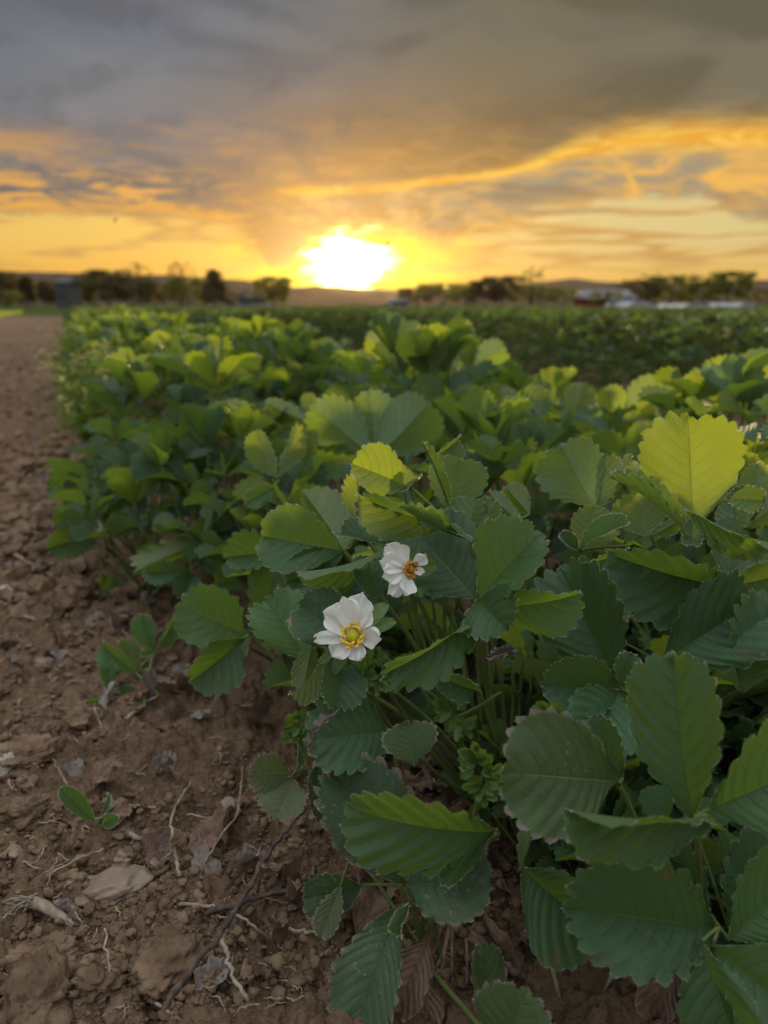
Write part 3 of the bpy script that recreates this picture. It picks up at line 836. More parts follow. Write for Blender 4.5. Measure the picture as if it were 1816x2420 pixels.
dry_leaf('dark curled leaf cup beside the bleached jointed stem', 6, 1460, 960, 210, 170, 'dry', .55, .12, 1.0, .7, 18, 60, .01)
dry_leaf('shadowed brown leaf beside the bleached forked stem', 6, 1380, 1100, 220, 150, 'dry', .6, .3, 1.0, .5, 19, 40)
dry_leaf('small orange brown scrap above the pale brown stone', 6, 370, 430, 130, 10, 'dry', .5, .4, 1.5, .6, 20, 40)
dry_leaf('brown scrap tucked under the long dark twig', 6, 1090, 1160, 200, -40, 'drygrey', .6, .3, .9, .4, 21, 15)
for i in range(170):
    t = r_.random() ** 1.0
    s_ = .42 + 1.5 * t; c = r_.normal(-.03, .13)
    if c > .4 or c < -.4: continue
    q = RD * s_ + RN * c
    L = r_.uniform(.014, .040)
    v, f, uv = leaflet_geo(L, r_.uniform(.5, .9), 6, 2, 4, (r_.uniform(.1, .8), r_.uniform(.1, .8)), (r_.uniform(-1, 1.5),) * 2, r_.uniform(.3, 1.6), .02, .08, .03, i, r_.uniform(.15, .35))
    me = make_mesh('dry_leaf', v - v.mean(0), f, (M[random.choice(['dry', 'dry', 'dry', 'drygrey'])],), uv)
    thing('dry_leaf', 'curled brown dead strawberry leaf lying where the soil meets the plants', 'dead leaf', (q[0], q[1], gz(q[0], q[1]) + L * .16),
          'brown dead leaves littering the bed edge', me, (r_.uniform(-.7, .7), r_.uniform(-.7, .7), r_.uniform(0, 6.28)))
# frayed root end at the left
t = thing('frayed_root', 'frayed pale brown root end half buried at the left edge', 'root', tuple(onground(*S(6, 260, 740))))
o0 = Vector(t.location)
pts = [onground(*S(6, a, b), h) - o0 for a, b, h in ((390, 810, 0), (310, 760, .004), (240, 715, .008), (180, 695, .01))]
v, f = tube(spline([tuple(p) for p in pts], 5), np.linspace(.0028, .0040, 16), 8)
part('root_stub', make_mesh('root_stub', v, f, (M['drystem'],)), t)
for i in range(26):
    e = onground(*S(6, r_.uniform(20, 140), r_.uniform(655, 760)), r_.uniform(0, .012)) - o0
    b = pts[-1] + Vector(r_.normal(0, .0022, 3)); mm = (b + e) / 2 + Vector((0, 0, r_.uniform(.001, .006)))
    v, f = tube(bez(b, mm, e, 7), np.linspace(.0007, .0003, 7), 4)
    part('root_fibre', make_mesh('root_fibre', v, f, (M['palestem'],)), t)
# ------------------------------------------------------------------ plants placed one by one in front
PL = {}
def plant(key, label, px, py, d, group='strawberry plants in the near bed'):
    p = P(px, py, d); p.z = gz(p.x, p.y)
    PL[key] = thing('strawberry_plant', label, 'plant', tuple(p), group)
    return PL[key]
plant('A', 'strawberry plant carrying the two white flowers', 1180, 1960, .56)
plant('B', 'lush strawberry plant with the tallest backlit yellow green leaf right of the flowers', 1620, 1900, .60)
plant('C', 'strawberry plant with large soft dark leaves at the lower right corner', 1640, 2350, .42)
plant('D', 'low strawberry plant with dusty speckled leaves hanging onto the soil', 1000, 2330, .455)
plant('E', 'strawberry plant reaching a three part leaf out over the soil left of the flowers', 800, 1700, .66)
hairm = M['petiole']
def leafset(key, junction, ls, pet=True, prad=.0013, jn=None, sag=.5, matp='petiole'):
    """junction (x,y,depth) in source pixels; ls: leaflets (region,bx,by,tx,ty,db,dt,wr,roll,fold,kap,curl,mat[,face][,extra])"""
    root = PL[key]; c = Vector(root.location)
    J = P(*junction)
    lf = bpy.data.objects.new('leaf', None); COL.objects.link(lf); lf.parent = root; lf.location = J - c
    for i, q in enumerate(ls):
        r, bx, by, tx, ty, db, dt, wr, roll, fold, kap, curl, mat = q[:13]
        face = q[13] if len(q) > 13 else 1
        ex = q[14] if len(q) > 14 else {}
        B = P(*S(r, bx, by), db); T = P(*S(r, tx, ty), dt)
        L = (T - B).length
        seed = int(abs(bx * 7 + by * 13 + tx)) % 9973
        fd = fold if isinstance(fold, tuple) else (fold, fold * .9)
        kp = kap if isinstance(kap, tuple) else (kap, kap)
        g = dict(teeth=random.choice((7, 7, 8)), nsub=8, nr=9, wave=random.uniform(.025, .06), pleat=.004, tooth=random.uniform(.064, .082)); g.update(ex)
        g['pleat'] = min(g['pleat'] * .5, .008); fb = random.uniform(.22, .55) if mat in 'gdyp' else .1; mat = mat.lower(); fd = (fd[0] + fb, fd[1] + fb * random.uniform(.7, 1.2)); roll += random.uniform(-20, 20) if fb > .1 else 0; curl += random.uniform(0, .35); kp = (kp[0] + random.uniform(-.55, .2), kp[1] + random.uniform(-.55, .2)); wr = wr * 1.16; T = B + (T - B) * 1.05; L = (T - B).length
        v, f, uv = leaflet_geo(L, wr, fold=fd, kap=kp, curl=curl, seed=seed, **g)
        nrr = g['nr'] + 2; ncol = len(v) // 2 // nrr - 1
        hv, hf = edge_hairs(v, ncol, nrr, 320, .0012, .00016, seed)
        me = joinmesh('leaflet', v, f, M[mat], hv, hf, uv)
        m = frame(B, T, roll, None, face)
        m.translation = B - J
        part('leaflet', me, lf, m)
        if (B - J).length > .004:
            v, f = tube(bez((0, 0, 0), (B - J) * .5 + Vector((0, 0, .001)), B - J, 5), prad * .7, 5)
            part('leaf_stalk', make_mesh('leaf_stalk', v, f, (M[matp],)), lf)
    if pet:
        e = c + Vector((random.uniform(-.015, .015), random.uniform(-.015, .015), 0)) - J
        mid = e * sag + Vector((0, 0, .25 * abs(e.z)))
        mid = Vector((e.x * .75, e.y * .75, e.z * .45))
        cc = bez((0, 0, 0), mid, e, 10); v, f = tube(cc, np.linspace(prad, prad * 1.5, 10), 7)
        hv, hf = tube_hairs(cc, prad, 220, .0014, .00010, len(ls))
        part('petiole', joinmesh('petiole', v, f, M[matp], hv, hf), lf)
    return lf
def s0(r, x, y, d): return (*S(r, x, y), d)

# --- flowering plant
leafset('A', s0(3, 800, 505, .535), [
    (3, 760, 500, 412, 352, .53, .515, .82, 8, .28, 0, .25, 'y'),
    (3, 890, 430, 700, 545, .545, .535, .8, 40, .5, 0, .3, 'y'),
    (3, 1090, 770, 480, 580, .50, .49, .50, -20, .55, .2, .5, 'g')])
leafset('A', s0(3, 1085, 705, .52), [
    (3, 1085, 700, 905, 235, .52, .505, .40, 30, 1.0, 0, .15, 'g', 1, dict(wave=.03)),
    (3, 1085, 700, 1140, 330, .521, .515, 1.10, -6, .12, 0, .2, 'g', -1),
    (3, 1190, 860, 1270, 610, .50, .505, 1.10, 0, .18, 0, .2, 'g', -1),
    (3, 960, 300, 1128, 185, .55, .56, .75, 20, .4, 0, .3, 'y')])
leafset('A', s0(3, 480, 850, .53), [
    (3, 470, 840, 425, 440, .53, .525, .50, 10, .5, 0, .25, 'y', -1),
    (3, 560, 850, 620, 600, .55, .555, .8, 0, .3, 0, .25, 'y', -1)])
leafset('A', s0(3, 1230, 890, .48), [
    (3, 1235, 890, 755, 655, .48, .465, .30, 55, 1.1, 0, -.5, 'g', 1, dict(wave=.05)),
    (3, 1235, 900, 900, 800, .478, .47, .30, 130, .9, 0, .5, 'g', 1, dict(wave=.05)),
    (3, 1240, 890, 1400, 620, .485, .50, .45, -30, .7, 0, .4, 'y', -1)])
leafset('A', s0(3, 1480, 800, .51), [
    (3, 1400, 820, 1330, 590, .50, .51, .9, 0, .4, 0, .3, 'g', -1),
    (3, 1640, 800, 1390, 590, .52, .515, .75, 20, .3, 0, .3, 'g', -1),
    (3, 1640, 700, 1480, 520, .54, .545, .8, 0, .4, 0, .3, 'y', -1)])
leafset('A', s0(3, 650, 925, .495), [
    (3, 630, 935, 52, 1092, .49, .475, .42, -62, .35, .1, .35, 'g', 1),
    (3, 660, 950, 330, 850, .50, .52, .55, 30, .3, 0, .3, 'd')])
leafset('A', s0(3, 340, 960, .54), [
    (3, 340, 960, -190, 860, .54, .55, .78, -10, .2, 0, .35, 'g', 1),
    (3, 340, 960, 60, 560, .555, .585, .75, 0, .35, 0, .3, 'y', -1),
    (3, 330, 980, -40, 1170, .55, .54, .6, 10, .3, 0, .4, 'd')])
leafset('A', s0(3, 1275, 1310, .455), [
    (3, 1270, 1300, 850, 830, .475, .515, .72, 0, .05, 0, .1, 'D', 1),
    (3, 1290, 1290, 1700, 860, .452, .435, .78, -30, (.15, .5), 0, .45, 'g', 1),
    (3, 1290, 1330, 1960, 1260, .450, .428, .55, 25, .3, -.6, .5, 'g', 1),
    (3, 1255, 1395, 635, 1800, .448, .425, .46, -38, .45, -.3, .55, 'g', 1)])
leafset('A', s0(3, 1290, 1300, .452), [
    (3, 1290, 1310, 1470, 1500, .450, .425, .95, 5, .25, -.4, .7, 'g', 1)], pet=False)
leafset('A', s0(3, 385, 1560, .47), [
    (3, 390, 1600, 45, 1350, .47, .475, .88, 0, .22, 0, .25, 'd', 1),
    (3, 560, 1330, 500, 1015, .49, .50, .80, 0, .25, 0, .25, 'd', 1)])
leafset('A', s0(3, 330, 1720, .46), [
    (3, 320, 1700, 285, 2045, .46, .44, .78, 0, .2, 0, .4, 'd', 1),
    (3, 200, 1700, -20, 1940, .47, .46, .7, 30, .5, .4, .6, 'y', -1),
    (3, 130, 1560, 60, 1900, .50, .49, .5, 0, .3, 0, .3, 'y', -1)])
leafset('A', s0(3, 75, 1740, .50), [
    (3, 75, 1740, -190, 1330, .50, .515, .80, 10, .22, 0, .3, 'g', 1),
    (3, 60, 1600, 40, 1290, .52, .53, .6, 0, .22, 0, .3, 'd', 1)])
leafset('A', s0(3, 1270, 1900, .47), [
    (3, 1280, 1940, 995, 1830, .47, .455, .5, 0, .3, 0, .4, 'd', 1, dict(teeth=5, nsub=5)),
    (3, 820, 1730, 990, 1825, .475, .465, .4, 0, .3, 0, .4, 'd', 1, dict(teeth=5))])
# --- plant behind on the right
leafset('B', s0(4, 1130, 880, .50), [
    (4, 1135, 900, 1098, 142, .50, .485, .76, 0, .0, 0, .14, 'y', -1, dict(tooth=.055, teeth=8)),
    (4, 1090, 950, 575, 555, .455, .445, .30, 55, .6, 0, .5, 'g', 1),
    (4, 1060, 720, 1645, 975, .450, .455, .34, 58, .5, 0, .45, 'g', 1),
    (4, 1150, 800, 1600, 1060, .456, .458, .36, -30, .4, 0, .3, 'y', -1),
    (4, 1130, 780, 1120, 985, .455, .45, .65, 0, .3, 0, .3, 'd', -1)])
leafset('B', s0(4, 470, 745, .545), [
    (4, 440, 740, 215, 330, .54, .54, .90, 0, .15, 0, .2, 'g', -1),
    (4, 470, 740, 520, 390, .55, .55, .60, 0, .3, 0, .2, 'd', -1),
    (4, 560, 700, 690, 400, .56, .56, .35, 20, .8, 0, .3, 'd', -1)])
leafset('B', s0(4, 330, 1040, .50), [
    (4, 370, 1040, 430, 745, .50, .505, 1.15, 0, .2, 0, .2, 'y', -1),
    (4, 330, 1040, 650, 860, .495, .49, .50, -45, .3, 0, .3, 'g', 1),
    (4, 330, 1040, 210, 930, .50, .5, .6, 0, .4, 0, .3, 'd', 1),
    (4, 670, 1010, 372, 1125, .48, .465, .55, -35, .3, 0, .4, 'g', 1)])
leafset('B', s0(4, 840, 940, .53), [
    (4, 800, 950, 730, 655, .53, .535, 1.15, 0, .15, 0, .2, 'y', -1),
    (4, 840, 940, 1010, 850, .53, .525, .6, 0, .3, 0, .2, 'y', -1),
    (4, 800, 600, 700, 440, .57, .575, .8, 0, .3, 0, .2, 'g', -1)])
leafset('B', s0(4, 1500, 890, .53), [
    (4, 1490, 880, 1590, 445, .54, .55, .85, 0, .15, 0, .2, 'y', -1),
    (4, 1500, 890, 1760, 690, .52, .51, .65, 0, .25, 0, .2, 'y', -1),
    (4, 1640, 700, 1388, 680, .50, .49, .50, 15, .3, 0, .4, 'd', 1),
    (4, 1400, 900, 1420, 700, .55, .56, 1.0, 0, .2, 0, .2, 'g', -1)])
leafset('B', s0(4, 1340, 1300, .48), [
    (4, 1340, 1290, 590, 1080, .475, .455, .66, -8, (.15, .5), -.2, .35, 'd', 1, dict(pleat=.02)),
    (4, 1340, 1290, 1560, 1000, .49, .52, .9, 0, .2, 0, .2, 'g', 1),
    (4, 1360, 1300, 1800, 1200, .485, .47, .6, 0, .3, 0, .3, 'y', 1)])
leafset('B', s0(4, 895, 1830, .47), [
    (4, 900, 1830, 1500, 1440, .45, .455, .80, 5, .12, 0, .25, 'd', 1, dict(pleat=.02)),
    (4, 540, 1640, 590, 1330, .49, .50, .70, 0, .2, 0, .2, 'y', -1)])
leafset('B', s0(4, 600, 2010, .445), [
    (4, 600, 2000, 215, 1195, .455, .475, .62, 3, .18, 0, .2, 'd', 1, dict(pleat=.012)),
    (4, 610, 2030, 105, 1990, .445, .435, .75, -8, .2, 0, .3, 'd', 1),
    (4, 605, 2040, 350, 2420, .442, .42, .9, 0, .2, 0, .3, 'd', 1),
    (4, 620, 1990, 690, 1780, .44, .44, .75, 0, .4, 0, .3, 'g', 1, dict(teeth=5)) ])
leafset('B', s0(4, 1470, 2020, .44), [
    (4, 1480, 2050, 1700, 1400, .44, .45, .6, 0, .2, 0, .2, 'g', 1)])
# --- lower right corner
leafset('C', s0(8, 1180, 850, .335), [
    (8, 1175, 850, 1055, -150, .34, .35, .56, 0, .16, 0, .22, 'g', 1, dict(teeth=7, tooth=.04, pleat=.02)),
    (8, 1265, 840, 400, 800, .335, .315, .50, -30, (.25, .75), 0, .25, 'g', 1, dict(teeth=7, pleat=.022)),
    (8, 1280, 800, 2100, 420, .34, .335, .90, 0, .15, 0, .2, 'g', 1, dict(teeth=7, pleat=.02))])
leafset('C', s0(8, 700, 640, .375), [
    (8, 690, 620, -20, 560, .375, .36, .80, 0, .1, -.1, .3, 'o', 1, dict(teeth=8, tooth=.055, pleat=.008)),
    (8, 720, 600, 520, 250, .40, .41, .8, 0, .2, 0, .2, 'd', 1)])
leafset('C', s0(8, 1340, 1560, .355), [
    (8, 1340, 1570, 400, 1440, .36, .35, .66, -12, (.15, .35), 0, .3, 'd', 1, dict(teeth=8, pleat=.012)),
    (8, 1290, 1480, 900, 1080, .38, .40, .8, 0, .3, 0, .2, 'd', 1),
    (8, 1230, 1650, 1560, 2500, .345, .33, .66, 15, .2, 0, .3, 'g', 1),
    (8, 1300, 1680, 2000, 2250, .35, .33, .8, 0, .2, 0, .3, 'g', 1),
    (8, 1400, 1640, 1900, 1150, .36, .37, .7, 0, .2, 0, .3, 'g', 1)])
leafset('C', s0(8, 80, 1180, .40), [
    (8, 70, 1170, 560, 1560, .40, .385, .95, 5, .16, -.2, .3, 'g', 1, dict(teeth=8, pleat=.022)),
    (8, 60, 1200, 150, 860, .405, .41, .45, 0, .7, .4, -.6, 'y', -1, dict(teeth=4))])
leafset('C', s0(8, 1210, 1000, .40), [
    (8, 1180, 1010, 520, 1230, .40, .385, .55, -20, .2, 0, .3, 'd', 1),
    (8, 1430, 1640, 1700, 1000, .39, .4, .6, 0, .2, 0, .3, 'd', 1)])
leafset('D', s0(8, -100, 2320, .38), [
    (8, -60, 2350, 90, 1990, .38, .375, 1.0, 0, .2, 0, .3, 'o', 1),
    (7, 1500, 2300, 1480, 1700, .42, .43, .42, 30, .3, 0, .3, 'o', 1)])
# --- low dusty leaves
leafset('D', s0(7, 965, 1290, .42), [
    (7, 970, 1290, 545, 600, .425, .44, .70, -5, .15, -.2, .3, 'p', 1),
    (7, 980, 1280, 1500, 1300, .42, .405, .92, -5, .22, -.3, .4, 'p', 1),
    (7, 700, 1290, 345, 1370, .46, .455, .72, -10, .25, -.2, .4, 'p', 1)])
leafset('D', s0(7, 1000, 1420, .405), [
    (7, 960, 1420, 665, 2260, .415, .395, .50, 12, .25, -.4, .45, 'p', 1, dict(teeth=10)),
    (7, 1010, 1410, 960, 1600, .40, .395, .8, 30, .5, 0, .6, 'g', 1)])
leafset('D', s0(7, 1580, 940, .40), [
    (7, 1575, 940, 655, 790, .405, .385, .50, -14, (.10, .30), -.2, .35, 'g', 1, dict(pleat=.02)),
    (7, 1560, 930, 1230, 1230, .405, .40, .75, 20, .35, 0, .4, 'g', 1)])
leafset('D', s0(7, 900, 300, .46), [
    (7, 890, 295, 385, 350, .46, .44, .78, 0, .18, -.2, .35, 'd', 1, dict(pleat=.02)),
    (7, 1040, 520, 985, 260, .43, .44, 1.15, 0, .15, 0, .2, 'o', 1),
    (7, 420, 900, 400, 540, .47, .47, .35, 0, .2, 0, .2, 'p', 1),
    (7, 560, 1290, 440, 1600, .45, .44, .45, 0, .3, 0, .3, 'a', 1)])
# --- leaf held over the soil
leafset('E', s0(5, 1400, 940, .62), [
    (5, 1385, 945, 1015, 800, .62, .60, .74, 0, .15, 0, .25, 'g', 1),
    (5, 1420, 930, 1560, 525, .625, .64, .56, 0, .2, 0, .25, 'g', 1),
    (5, 1370, 965, 1085, 1195, .615, .59, .80, -5, (.2, .3), 0, .35, 'g', 1),
    (5, 1400, 940, 1240, 1110, .612, .60, .45, 60, .4, 0, .5, 'y', -1),
    (5, 1430, 930, 1560, 700, .615, .61, .45, -50, .4, 0, .3, 'y', -1)])
leafset('E', s0(5, 1600, 500, .64), [
    (5, 1600, 500, 1290, 512, .64, .625, .75, 15, (.1, .6), 0, .3, 'g', 1),
    (5, 1640, 480, 1790, 560, .64, .62, .8, 0, .3, 0, .3, 'd', 1)])

# low, pale pair with dead patches
PL['G'] = thing('strawberry_runner', 'small strawberry runner plant with half withered leaves lying left of the speckled leaves', 'plant', tuple(onground(*S(7, 300, 600))), None)
leafset('G', s0(7, 250, 590, .50), [
    (7, 240, 570, -10, 560, .50, .485, .75, -10, .25, -.2, .4, 'a', 1, dict(teeth=8)),
    (7, 255, 600, 150, 850, .50, .475, .80, 10, .2, 0, .3, 'a', 1, dict(teeth=8)),
    (7, 270, 560, 290, 360, .51, .52, .5, 30, .4, 0, .3, 'g', 1)])
# seedlings on the soil
PL['F'] = thing('strawberry_seedling', 'young strawberry seedling with a dark folded leaf standing alone on the soil', 'plant', tuple(onground(*S(5, 790, 1345))), None)
leafset('F', s0(5, 860, 1045, .80), [
    (5, 855, 1035, 790, 850, .80, .80, .62, 0, .2, 0, .2, 'g', 1, dict(teeth=5, tooth=.03)),
    (5, 880, 1020, 985, 860, .80, .80, .40, 20, .4, 0, .2, 'g', 1, dict(teeth=5, tooth=.03)),
    (5, 880, 1030, 1040, 900, .81, .83, .5, 0, .5, 0, .3, 'y', -1, dict(teeth=5)),
    (5, 860, 1040, 790, 1060, .80, .79, .6, 0, .3, 0, .3, 'g', 1, dict(teeth=5))], prad=.0014)
leafset('F', s0(5, 765, 1165, .78), [
    (5, 770, 1160, 585, 1010, .78, .775, .60, -20, .35, .4, .4, 'g', 1, dict(teeth=7)),
    (5, 770, 1160, 690, 985, .79, .80, .7, 0, .4, 0, .3, 'y', -1, dict(teeth=7)),
    (5, 780, 1150, 840, 1110, .79, .80, .6, 0, .3, 0, .3, 'd', 1, dict(teeth=5))], prad=.0014)
leafset('F', s0(5, 610, 1285, .76), [
    (5, 610, 1280, 590, 1108, .76, .77, .5, 0, .3, 0, .2, 'g', 1, dict(teeth=6)),
    (5, 600, 1285, 448, 1365, .76, .75, .62, -10, .2, 0, .3, 'g', 1, dict(teeth=6)),
    (5, 625, 1285, 762, 1275, .76, .76, .62, 10, .2, 0, .3, 'g', 1, dict(teeth=6))], prad=.0012)
PL['W'] = thing('weed_seedling', 'tiny weed with two spoon shaped leaves alone on the bare soil', 'weed', tuple(onground(*S(6, 520, 285))), None)
def simpleleaf(key, r, bx, by, tx, ty, db, dt, wr, mat='g', roll=0, fold=.15, teeth=3, tooth=.008, curl=.3):
    leafset(key, s0(r, bx, by, db), [(r, bx, by, tx, ty, db, dt, wr, roll, fold, 0, curl, mat, 1, dict(teeth=teeth, tooth=tooth, obov=1.35, pleat=.004, wave=.01))], pet=False)
wd = PL['W'].location
_dw = wd.y / CP * .92 + .0
_dw = (Vector(wd) - Vector((0, 0, H))).dot(Vector((0, CP, -SP)))
simpleleaf('W', 6, 505, 275, 325, 105, _dw, _dw - .01, .36)
simpleleaf('W', 6, 520, 278, 615, 245, _dw, _dw - .01, .42)
simpleleaf('W', 6, 525, 260, 630, 205, _dw, _dw + .02, .5, 'd')
simpleleaf('W', 6, 515, 270, 560, 130, _dw, _dw + .012, .35, 'g', 30, .5)
simpleleaf('W', 6, 510, 278, 540, 255, _dw, _dw - .006, .5)
PL['X'] = thing('weed_seedling', 'small bright green toothed sprout among dead leaves beside the nearer bed edge', 'weed', tuple(onground(*S(5, 610, 775))), None)
_dx = (PL['X'].location - Vector((0, 0, H))).dot(Vector((0, CP, -SP)))
for tx, ty, wr, mt in ((570, 610, .4, 'y'), (640, 630, .45, 'g'), (690, 700, .4, 'g'), (480, 660, .35, 'd'), (730, 690, .3, 'd'), (540, 720, .4, 'g')):
    leafset('X', s0(5, 610, 760, _dx), [(5, 610, 765, tx, ty, _dx, _dx + random.uniform(-.02, .02), wr, 0, .3, 0, .3, mt, 1, dict(teeth=5, tooth=.09))], pet=False)

# --- soft leaves of the second rank
plant('H', 'strawberry plant with a broad upright fan leaf behind the flowering plant', 870, 1330, .95)
leafset('H', s0(10, 730, 860, .87), [
    (10, 720, 860, 370, 580, .87, .86, .62, 0, .2, 0, .2, 'g', -1),
    (10, 735, 860, 700, 480, .88, .89, .70, 0, .2, 0, .2, 'g', -1),
    (10, 745, 860, 1040, 560, .87, .86, .85, 0, .15, 0, .2, 'g', -1)], prad=.0018)
leafset('H', s0(10, 320, 930, .90), [
    (10, 320, 920, 340, 690, .90, .90, .7, 0, .2, 0, .2, 'g', 1),
    (10, 330, 920, 600, 850, .90, .88, .6, 0, .2, 0, .3, 'g', 1),
    (10, 310, 920, 230, 760, .92, .93, .6, 0, .2, 0, .3, 'd', 1)], prad=.0016)
leafset('H', s0(10, 380, 680, 1.0), [
    (10, 370, 670, 95, 555, 1.0, .98, .55, 0, .4, 0, .3, 'y', -1),
    (10, 160, 700, -180, 600, 1.0, .98, .6, 0, .3, 0, .3, 'y', -1),
    (10, 340, 600, 330, 490, 1.05, 1.05, .9, 0, .3, 0, .3, 'y', -1)], prad=.0016)
plant('I', 'strawberry plant with two pale folded leaflets like open pages left of the fan leaf', 640, 1400, .85)
leafset('I', s0(10, 150, 1010, .78), [
    (10, 140, 1000, 10, 730, .78, .775, .55, 20, .3, 0, .15, 'y', -1),
    (10, 145, 1000, 260, 690, .78, .785, .40, -20, .4, 0, .15, 'y', -1),
    (10, 130, 1040, -40, 1140, .77, .76, .6, 0, .3, 0, .3, 'g', 1)], prad=.0016)
plant('J', 'strawberry plant at the bed edge with a long yellow green leaf browned at its rim', 430, 1420, 1.0)
leafset('J', s0(5, 1170, 455, .86), [
    (5, 1190, 420, 795, 580, .86, .83, .42, -25, .5, 0, .4, 'y', -1),
    (5, 1160, 430, 1230, 170, .87, .88, .42, 20, .6, 0, .3, 'y', -1),
    (5, 1170, 460, 1390, 290, .87, .88, .75, 0, .2, 0, .3, 'd', 1)], prad=.0016)
leafset('J', s0(5, 1070, 590, .84), [
    (5, 1075, 600, 825, 600, .84, .82, .50, 10, .3, -.3, .5, 'd', 1),
    (5, 1080, 610, 1030, 745, .84, .82, .9, 0, .2, 0, .4, 'd', 1),
    (5, 1060, 380, 870, 330, .9, .89, .6, 0, .3, 0, .3, 'g', -1),
    (5, 1100, 560, 1420, 480, .85, .86, .7, 0, .2, 0, .4, 'd', 1)])
plant('K', 'bluish green strawberry plant spreading over the bare track at the bed edge', 260, 1330, 1.22)
leafset('K', s0(5, 560, 290, 1.1), [
    (5, 550, 290, 320, 330, 1.1, 1.06, .80, 0, .2, 0, .4, 'g', 1),
    (5, 570, 280, 600, 70, 1.1, 1.13, .85, 0, .25, 0, .3, 'g', 1),
    (5, 580, 280, 800, 170, 1.1, 1.1, .60, 0, .4, 0, .4, 'd', 1)], prad=.0018)
leafset('K', s0(5, 540, 330, 1.08), [
    (5, 530, 380, 280, 460, 1.08, 1.03, .62, 0, .25, 0, .4, 'g', 1),
    (5, 640, 180, 860, 60, 1.15, 1.16, .85, 0, .2, 0, .3, 'd', 1),
    (5, 470, 110, 270, 130, 1.2, 1.15, .60, 0, .3, 0, .4, 'g', 1)])
plant('L', 'strawberry plant with paired yellow green leaves standing beside the furrow', 1360, 1200, 1.35)
leafset('L', s0(2, 650, 900, 1.25), [
    (2, 650, 895, 505, 790, 1.25, 1.24, .75, 0, .2, 0, .2, 'y', -1),
    (2, 680, 890, 700, 735, 1.27, 1.28, .8, 0, .2, 0, .2, 'g', -1)])
leafset('L', s0(2, 810, 870, 1.28), [
    (2, 820, 870, 870, 750, 1.28, 1.28, 1.1, 0, .2, 0, .2, 'y', -1),
    (2, 700, 1040, 800, 860, 1.15, 1.15, .6, 0, .3, 0, .2, 'g', -1),
    (2, 690, 1040, 540, 950, 1.15, 1.13, .8, 0, .2, 0, .3, 'd', 1)])
leafset('L', s0(2, 1030, 915, 1.22), [
    (2, 1025, 910, 960, 770, 1.22, 1.22, .75, 0, .2, 0, .2, 'y', -1),
    (2, 1040, 910, 1190, 730, 1.22, 1.23, .50, 0, .4, 0, .2, 'y', -1)])
plant('M', 'strawberry plant raising a pair of bright leaflets above the furrow at the right edge', 1720, 1180, 1.25)
leafset('M', s0(2, 1490, 820, 1.12), [
    (2, 1485, 815, 1420, 645, 1.12, 1.12, .75, 0, .15, 0, .15, 'y', -1),
    (2, 1500, 815, 1650, 665, 1.12, 1.12, .65, 0, .15, 0, .15, 'y', -1),
    (2, 1470, 820, 1305, 770, 1.12, 1.08, .7, 0, .2, 0, .3, 'y', -1)], prad=.002)
leafset('M', s0(2, 1040, 1090, 1.0), [
    (2, 1030, 1080, 890, 1000, 1.0, .98, .75, 0, .2, 0, .3, 'g', 1),
    (2, 1040, 1080, 1150, 960, 1.0, 1.0, 1.0, 0, .2, 0, .3, 'g', 1)])
plant('N', 'tall strawberry plant with a cluster of upright leaves in the middle of the bed', 1060, 1050, 1.75)
leafset('N', s0(10, 1225, 355, 1.6), [
    (10, 1215, 350, 1150, 150, 1.6, 1.62, .6, 20, .3, 0, .2, 'y', -1),
    (10, 1240, 350, 1500, 215, 1.6, 1.58, .75, 0, .2, 0, .2, 'g', -1),
    (10, 1230, 350, 1000, 250, 1.6, 1.58, .7, 0, .2, 0, .2, 'g', -1),
    (10, 1240, 330, 1290, 60, 1.62, 1.66, .45, 0, .4, 0, .2, 'y', -1)], prad=.002)
leafset('N', s0(10, 1110, 440, 1.5), [
    (10, 860, 480, 1050, 330, 1.5, 1.52, .7, 0, .2, 0, .2, 'd', 1),
    (10, 1100, 430, 1260, 520, 1.5, 1.45, .7, 0, .2, 0, .2, 'd', 1),
    (10, 1400, 400, 1600, 340, 1.5, 1.48, .7, 0, .2, 0, .2, 'g', 1),
    (10, 880, 210, 690, 150, 1.75, 1.75, .9, 0, .2, 0, .2, 'y', -1)], prad=.002)

# ------------------------------------------------------------------ flowers
def petal_geo(L, wr, cup=.5, ruff=.08, notch=.1, seed=0, n=12, k=12):
    t = np.linspace(0, 1, n)[:, None]; s = np.linspace(-1, 1, k)[None, :]
    w = wr * L / 2 * np.clip((t * 1.15) ** .6, 0, 1) * np.sqrt(np.clip(1 - (np.clip(t - .45, 0, 1) / .56) ** 2.6, .0, 1))
    x = w * s
    y = L * t * (1 - .10 * s * s * t) - notch * L * np.exp(-(s / .35) ** 2) * t ** 6
    r = np.random.default_rng(seed); ph = r.uniform(0, 6, 3)
    z = cup * L * (t ** 2) * .5 + cup * .35 * L * (s ** 2) * np.sin(np.pi * t * .9) \
        + ruff * L * t ** 2 * (np.sin(s * 4.2 + ph[0]) + .5 * np.sin(s * 8.5 + ph[1])) + ruff * .8 * L * np.sin(t * 7 + ph[2]) * s * t
    z = z + .012 * L * np.cos(s * 22) * t
    v = np.stack([x + 0 * t, y + 0 * s, z + 0 * t * s], -1).reshape(-1, 3)
    i, j = np.meshgrid(np.arange(n - 1), np.arange(k - 1), indexing='ij')
    a = i * k + j
    return v, np.stack([a, a + 1, a + k + 1, a + k], -1).reshape(-1, 4)
